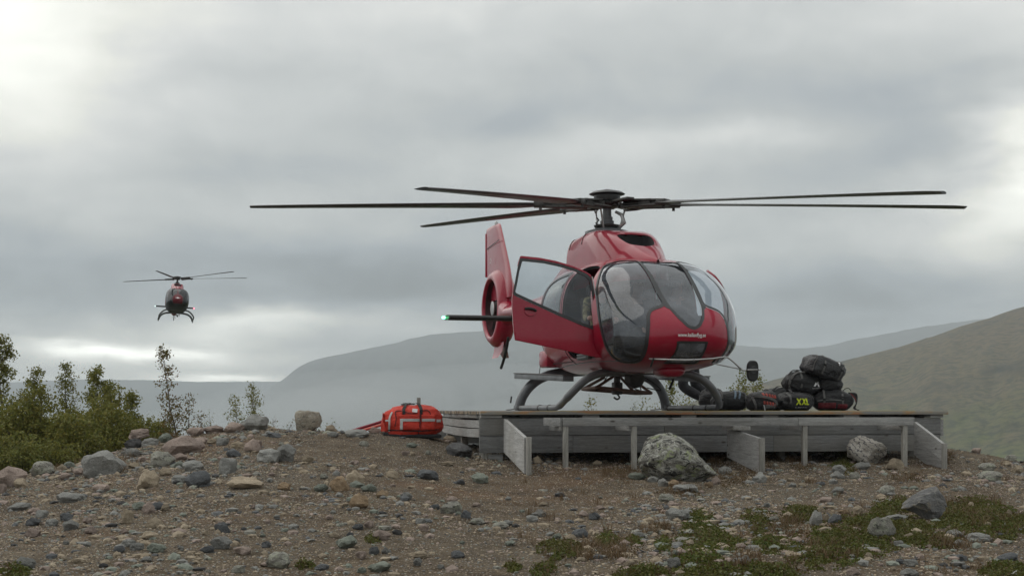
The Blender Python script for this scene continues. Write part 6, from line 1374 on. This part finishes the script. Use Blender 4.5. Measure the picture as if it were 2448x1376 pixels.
for k, (px, py, w_) in enumerate(((20, 1040, .5), (75, 1050, .5), (120, 1078, .4), (30, 1085, .4))):
    Y = 21.4; tree('low_shrub', 'light green low shrub at the front of the thicket', gnd(px, Y), P(px, py, Y), .40, 3000, .017, 900 + k, M_leafy if k % 2 else M_leaf, .0, 4, 'shrub', 'light low shrubs before the thicket', .6, .008, .5)
# lone birch on the crest and small saplings
tree('birch_sapling', 'lone slender birch sapling rising alone from the crest', gnd(424, 23.0), P(388, 826, 23.0), .34, 900, .020, 41, M_leaf2, .12, 1, 'tree', None, .45, .016, .9)
tree('birch_sapling', 'bushy autumn-tinted sapling at the foot of the lone birch', gnd(440, 22.6), P(446, 948, 22.6), .26, 1000, .017, 42, M_leaf2, .05, 2, 'tree', None, .5, .009, .7)
tree('birch_sapling', 'small dark sapling behind the grey crest boulder', gnd(612, 23.4), P(603, 922, 23.4), .26, 620, .017, 43, M_leaf, .10, 1, 'tree', None, .5, .009, .8)
tree('birch_sapling', 'smaller sapling left of the one behind the crest boulder', gnd(572, 23.2), P(560, 954, 23.2), .22, 420, .016, 44, M_leaf, .10, 1, 'tree', None, .5, .008, .8)
for k, (px, py, n_) in enumerate(((520, 992, 150), (490, 1000, 120), (640, 1000, 110), (690, 1002, 60), (778, 1008, 60))): tree('crest_shrub', 'tiny sparse twiggy shrub on the crest left of the poles', gnd(px, 22.6), P(px, py, 22.6), .12, n_, .014, 60 + k, M_leaf2 if k % 2 else M_leaf, .1, 2, 'shrub', 'tiny shrubs on the crest', .5, .005, .8)
# young birches beyond the deck
for px, py, Y, lv, lab in ((1606, 905, 27.5, 900, 'young yellow-green birch seen between the far skid and the crouching person'), (1640, 945, 27.3, 350, 'small yellowing birch beside the crouching legs'), (1776, 886, 27.8, 800, 'young yellow-green birch seen below the nose mirror'), (1814, 902, 27.6, 700, 'slim young birch just right of the nose mirror'), (1412, 952, 27.5, 260, 'tiny conical birch seen under the helicopter belly'), (1536, 950, 27.3, 160, 'leaning twig of a birch left of the far rear skid leg'), (1750, 925, 27.5, 250, 'low young birch left of the nose mirror')):
    tree('birch_sapling', lab, gnd(px, Y), P(px, py, Y), .26, lv, .024, int(px), M_leafy, .25, 1, 'tree', 'young birches beyond the deck', .5, .010, .8)
for k, px in enumerate((1500, 1522, 1548, 1560, 1700, 1735)): tree('heath_sprig', 'sprig of heath just showing over the far deck edge', gnd(px, 26.9), P(px, 962 + 3 * (k % 3), 26.9), .14, 160, .018, 70 + k, M_leafy, .3, 2, 'shrub', 'sprigs beyond the deck edge', .5, .006, .8)
# moss and heath on the ground: low leafy cover, nobody could count it
M_moss = leaf_mat('green_moss', [(.050, .075, .012), (.082, .110, .018), (.13, .135, .028), (.095, .080, .022)]); M_heath = leaf_mat('brown_heath', [(.085, .050, .028), (.13, .075, .035), (.065, .045, .025), (.10, .085, .03)]); M_straw = leaf_mat('dry_grass', [(.13, .080, .040), (.19, .125, .065), (.10, .060, .032), (.15, .10, .05)])
def cover(name, patches, per, size, material, seed, hgt=1.0, conv=None):
    rg = np.random.RandomState(seed); out = []
    for cx_, cy_, rx_, ry_ in patches:
        rx_ *= 1.25; ry_ *= 1.2; n = int(per * rx_ * ry_ / 1000); a = rg.rand(n) * 6.283; r_ = rg.rand(n) ** .5 * 1.15; px = cx_ + rx_ * r_ * np.cos(a); py = cy_ + ry_ * r_ * np.sin(a)
        ok = (fbm(px * .06, py * .15, seed, 5) > -.24 + .50 * (r_ - .45)) & (rg.rand(n) < np.exp(-.75 * r_ * r_)); out.append(np.stack([px, py, r_], -1)[ok])
    pts = np.concatenate(out)
    # walk the sight lines down to the ground once, vectorised
    ys = np.full(len(pts), 8.0); tx, tz = (pts[:, 0] - CX) / FPX, (HY - pts[:, 1]) / FPX; live = np.ones(len(pts), bool)
    for _ in range(160):
        live &= ground_h(tx * ys, ys, False) < tz * ys; ys = np.where(live, ys + .1, ys)
    ys = ys - rg.rand(len(pts)) * .1; xs = tx * ys; zs = ground_h(xs, ys)
    hh = np.abs(rg.normal(size=len(pts))) * .028 * hgt * (1.15 - pts[:, 2])
    P3 = np.stack([xs + rg.normal(size=len(pts)) * .01, ys + rg.normal(size=len(pts)) * .03, zs + hh + .004], -1)
    return tag(link(name, leaves_mesh(name, P3, size, material, rg)), kind='stuff')
def cc(c, rows): return [(c[0] + a / c[2], c[1] + b / c[2], w_ / c[2] / 2 * 1.1, h_ / c[2] / 2 * 1.15) for a, b, w_, h_ in rows]
GREEN = cc(C5, [(1650, 920, 190, 130), (1700, 1060, 330, 180), (1640, 1270, 300, 220), (1850, 1110, 240, 120), (480, 1165, 240, 130), (370, 1330, 180, 90), (870, 1065, 140, 90), (1350, 1115, 110, 100), (2120, 920, 180, 150), (1090, 1085, 120, 60), (1190, 1350, 380, 70), (1850, 1340, 380, 90), (90, 1310, 90, 50), (2140, 1120, 120, 80), (2110, 1330, 160, 80)]) + cc(C6, [(1130, 810, 270, 120), (920, 935, 560, 120), (720, 1090, 600, 200), (520, 1210, 420, 140), (1780, 890, 480, 230), (2060, 960, 300, 160), (690, 400, 230, 150), (740, 490, 90, 80), (2060, 1340, 330, 100), (130, 1350, 330, 90), (330, 860, 260, 90), (1370, 1080, 380, 90), (90, 1120, 200, 110), (1200, 990, 300, 120), (1580, 870, 160, 160)]) + cc(C4, [(1010, 1075, 80, 40), (440, 1290, 110, 55)]) + cc(C3, [(120, 1335, 170, 90)])
BROWN = cc(C5, [(1950, 590, 240, 110), (1790, 390, 170, 110), (980, 530, 200, 60), (700, 1180, 160, 110), (950, 1170, 300, 110), (1320, 1000, 180, 90), (2050, 1250, 160, 90), (1480, 690, 300, 70)]) + cc(C6, [(330, 470, 170, 110), (140, 370, 170, 90), (1230, 560, 250, 70), (1700, 820, 300, 130), (1900, 930, 400, 130), (600, 1180, 340, 130), (1500, 1110, 260, 80), (230, 970, 300, 130), (1560, 410, 90, 90)]) + cc(C3, [(1330, 180, 260, 60)])
cover('moss', GREEN, 6000, .0125, M_moss, 3, .8); cover('heath', BROWN, 900, .011, M_heath, 4, .8); cover('heath_between_moss', GREEN, 800, .012, M_heath, 5, .95)
# tufts of dry grass
def tufts(name, spots, material, seed, k=26, h=.11):
    rg = np.random.RandomState(seed); v = []; f = []
    for px, py in spots:
        g = on_ground(px, py)
        for _ in range(k):
            b = np.array(g) + np.append(rg.normal(size=2) * .035, -.01); a = rg.rand() * 6.28; ln = h * rg.uniform(.5, 1.2); d = np.array([math.cos(a) * .55, math.sin(a) * .55, 1.0]) * ln; s = np.array([-math.sin(a), math.cos(a), 0]) * .0022; i = len(v)
            v += [b - s, b + s, b + d * .55 + s * .8, b + d * .55 - s * .8, b + d + np.array([math.cos(a), math.sin(a), -.3]) * ln * .25]; f += [(i, i + 1, i + 2, i + 3), (i + 3, i + 2, i + 4)]
    return tag(link(name, mesh(name, v, f, material, False)), kind='stuff')
rt = random.Random(9); spots = [(a + rt.uniform(-w_, w_), b + rt.uniform(-h_, h_)) for a, b, w_, h_ in BROWN for _ in range(9)] + [(rt.uniform(1240, 2440), rt.uniform(1100, 1370)) for _ in range(60)] + [(rt.uniform(30, 330), 1128 - (i % 7) * 8) for i in range(24)]
tufts('dry_grass', spots, M_straw, 8)
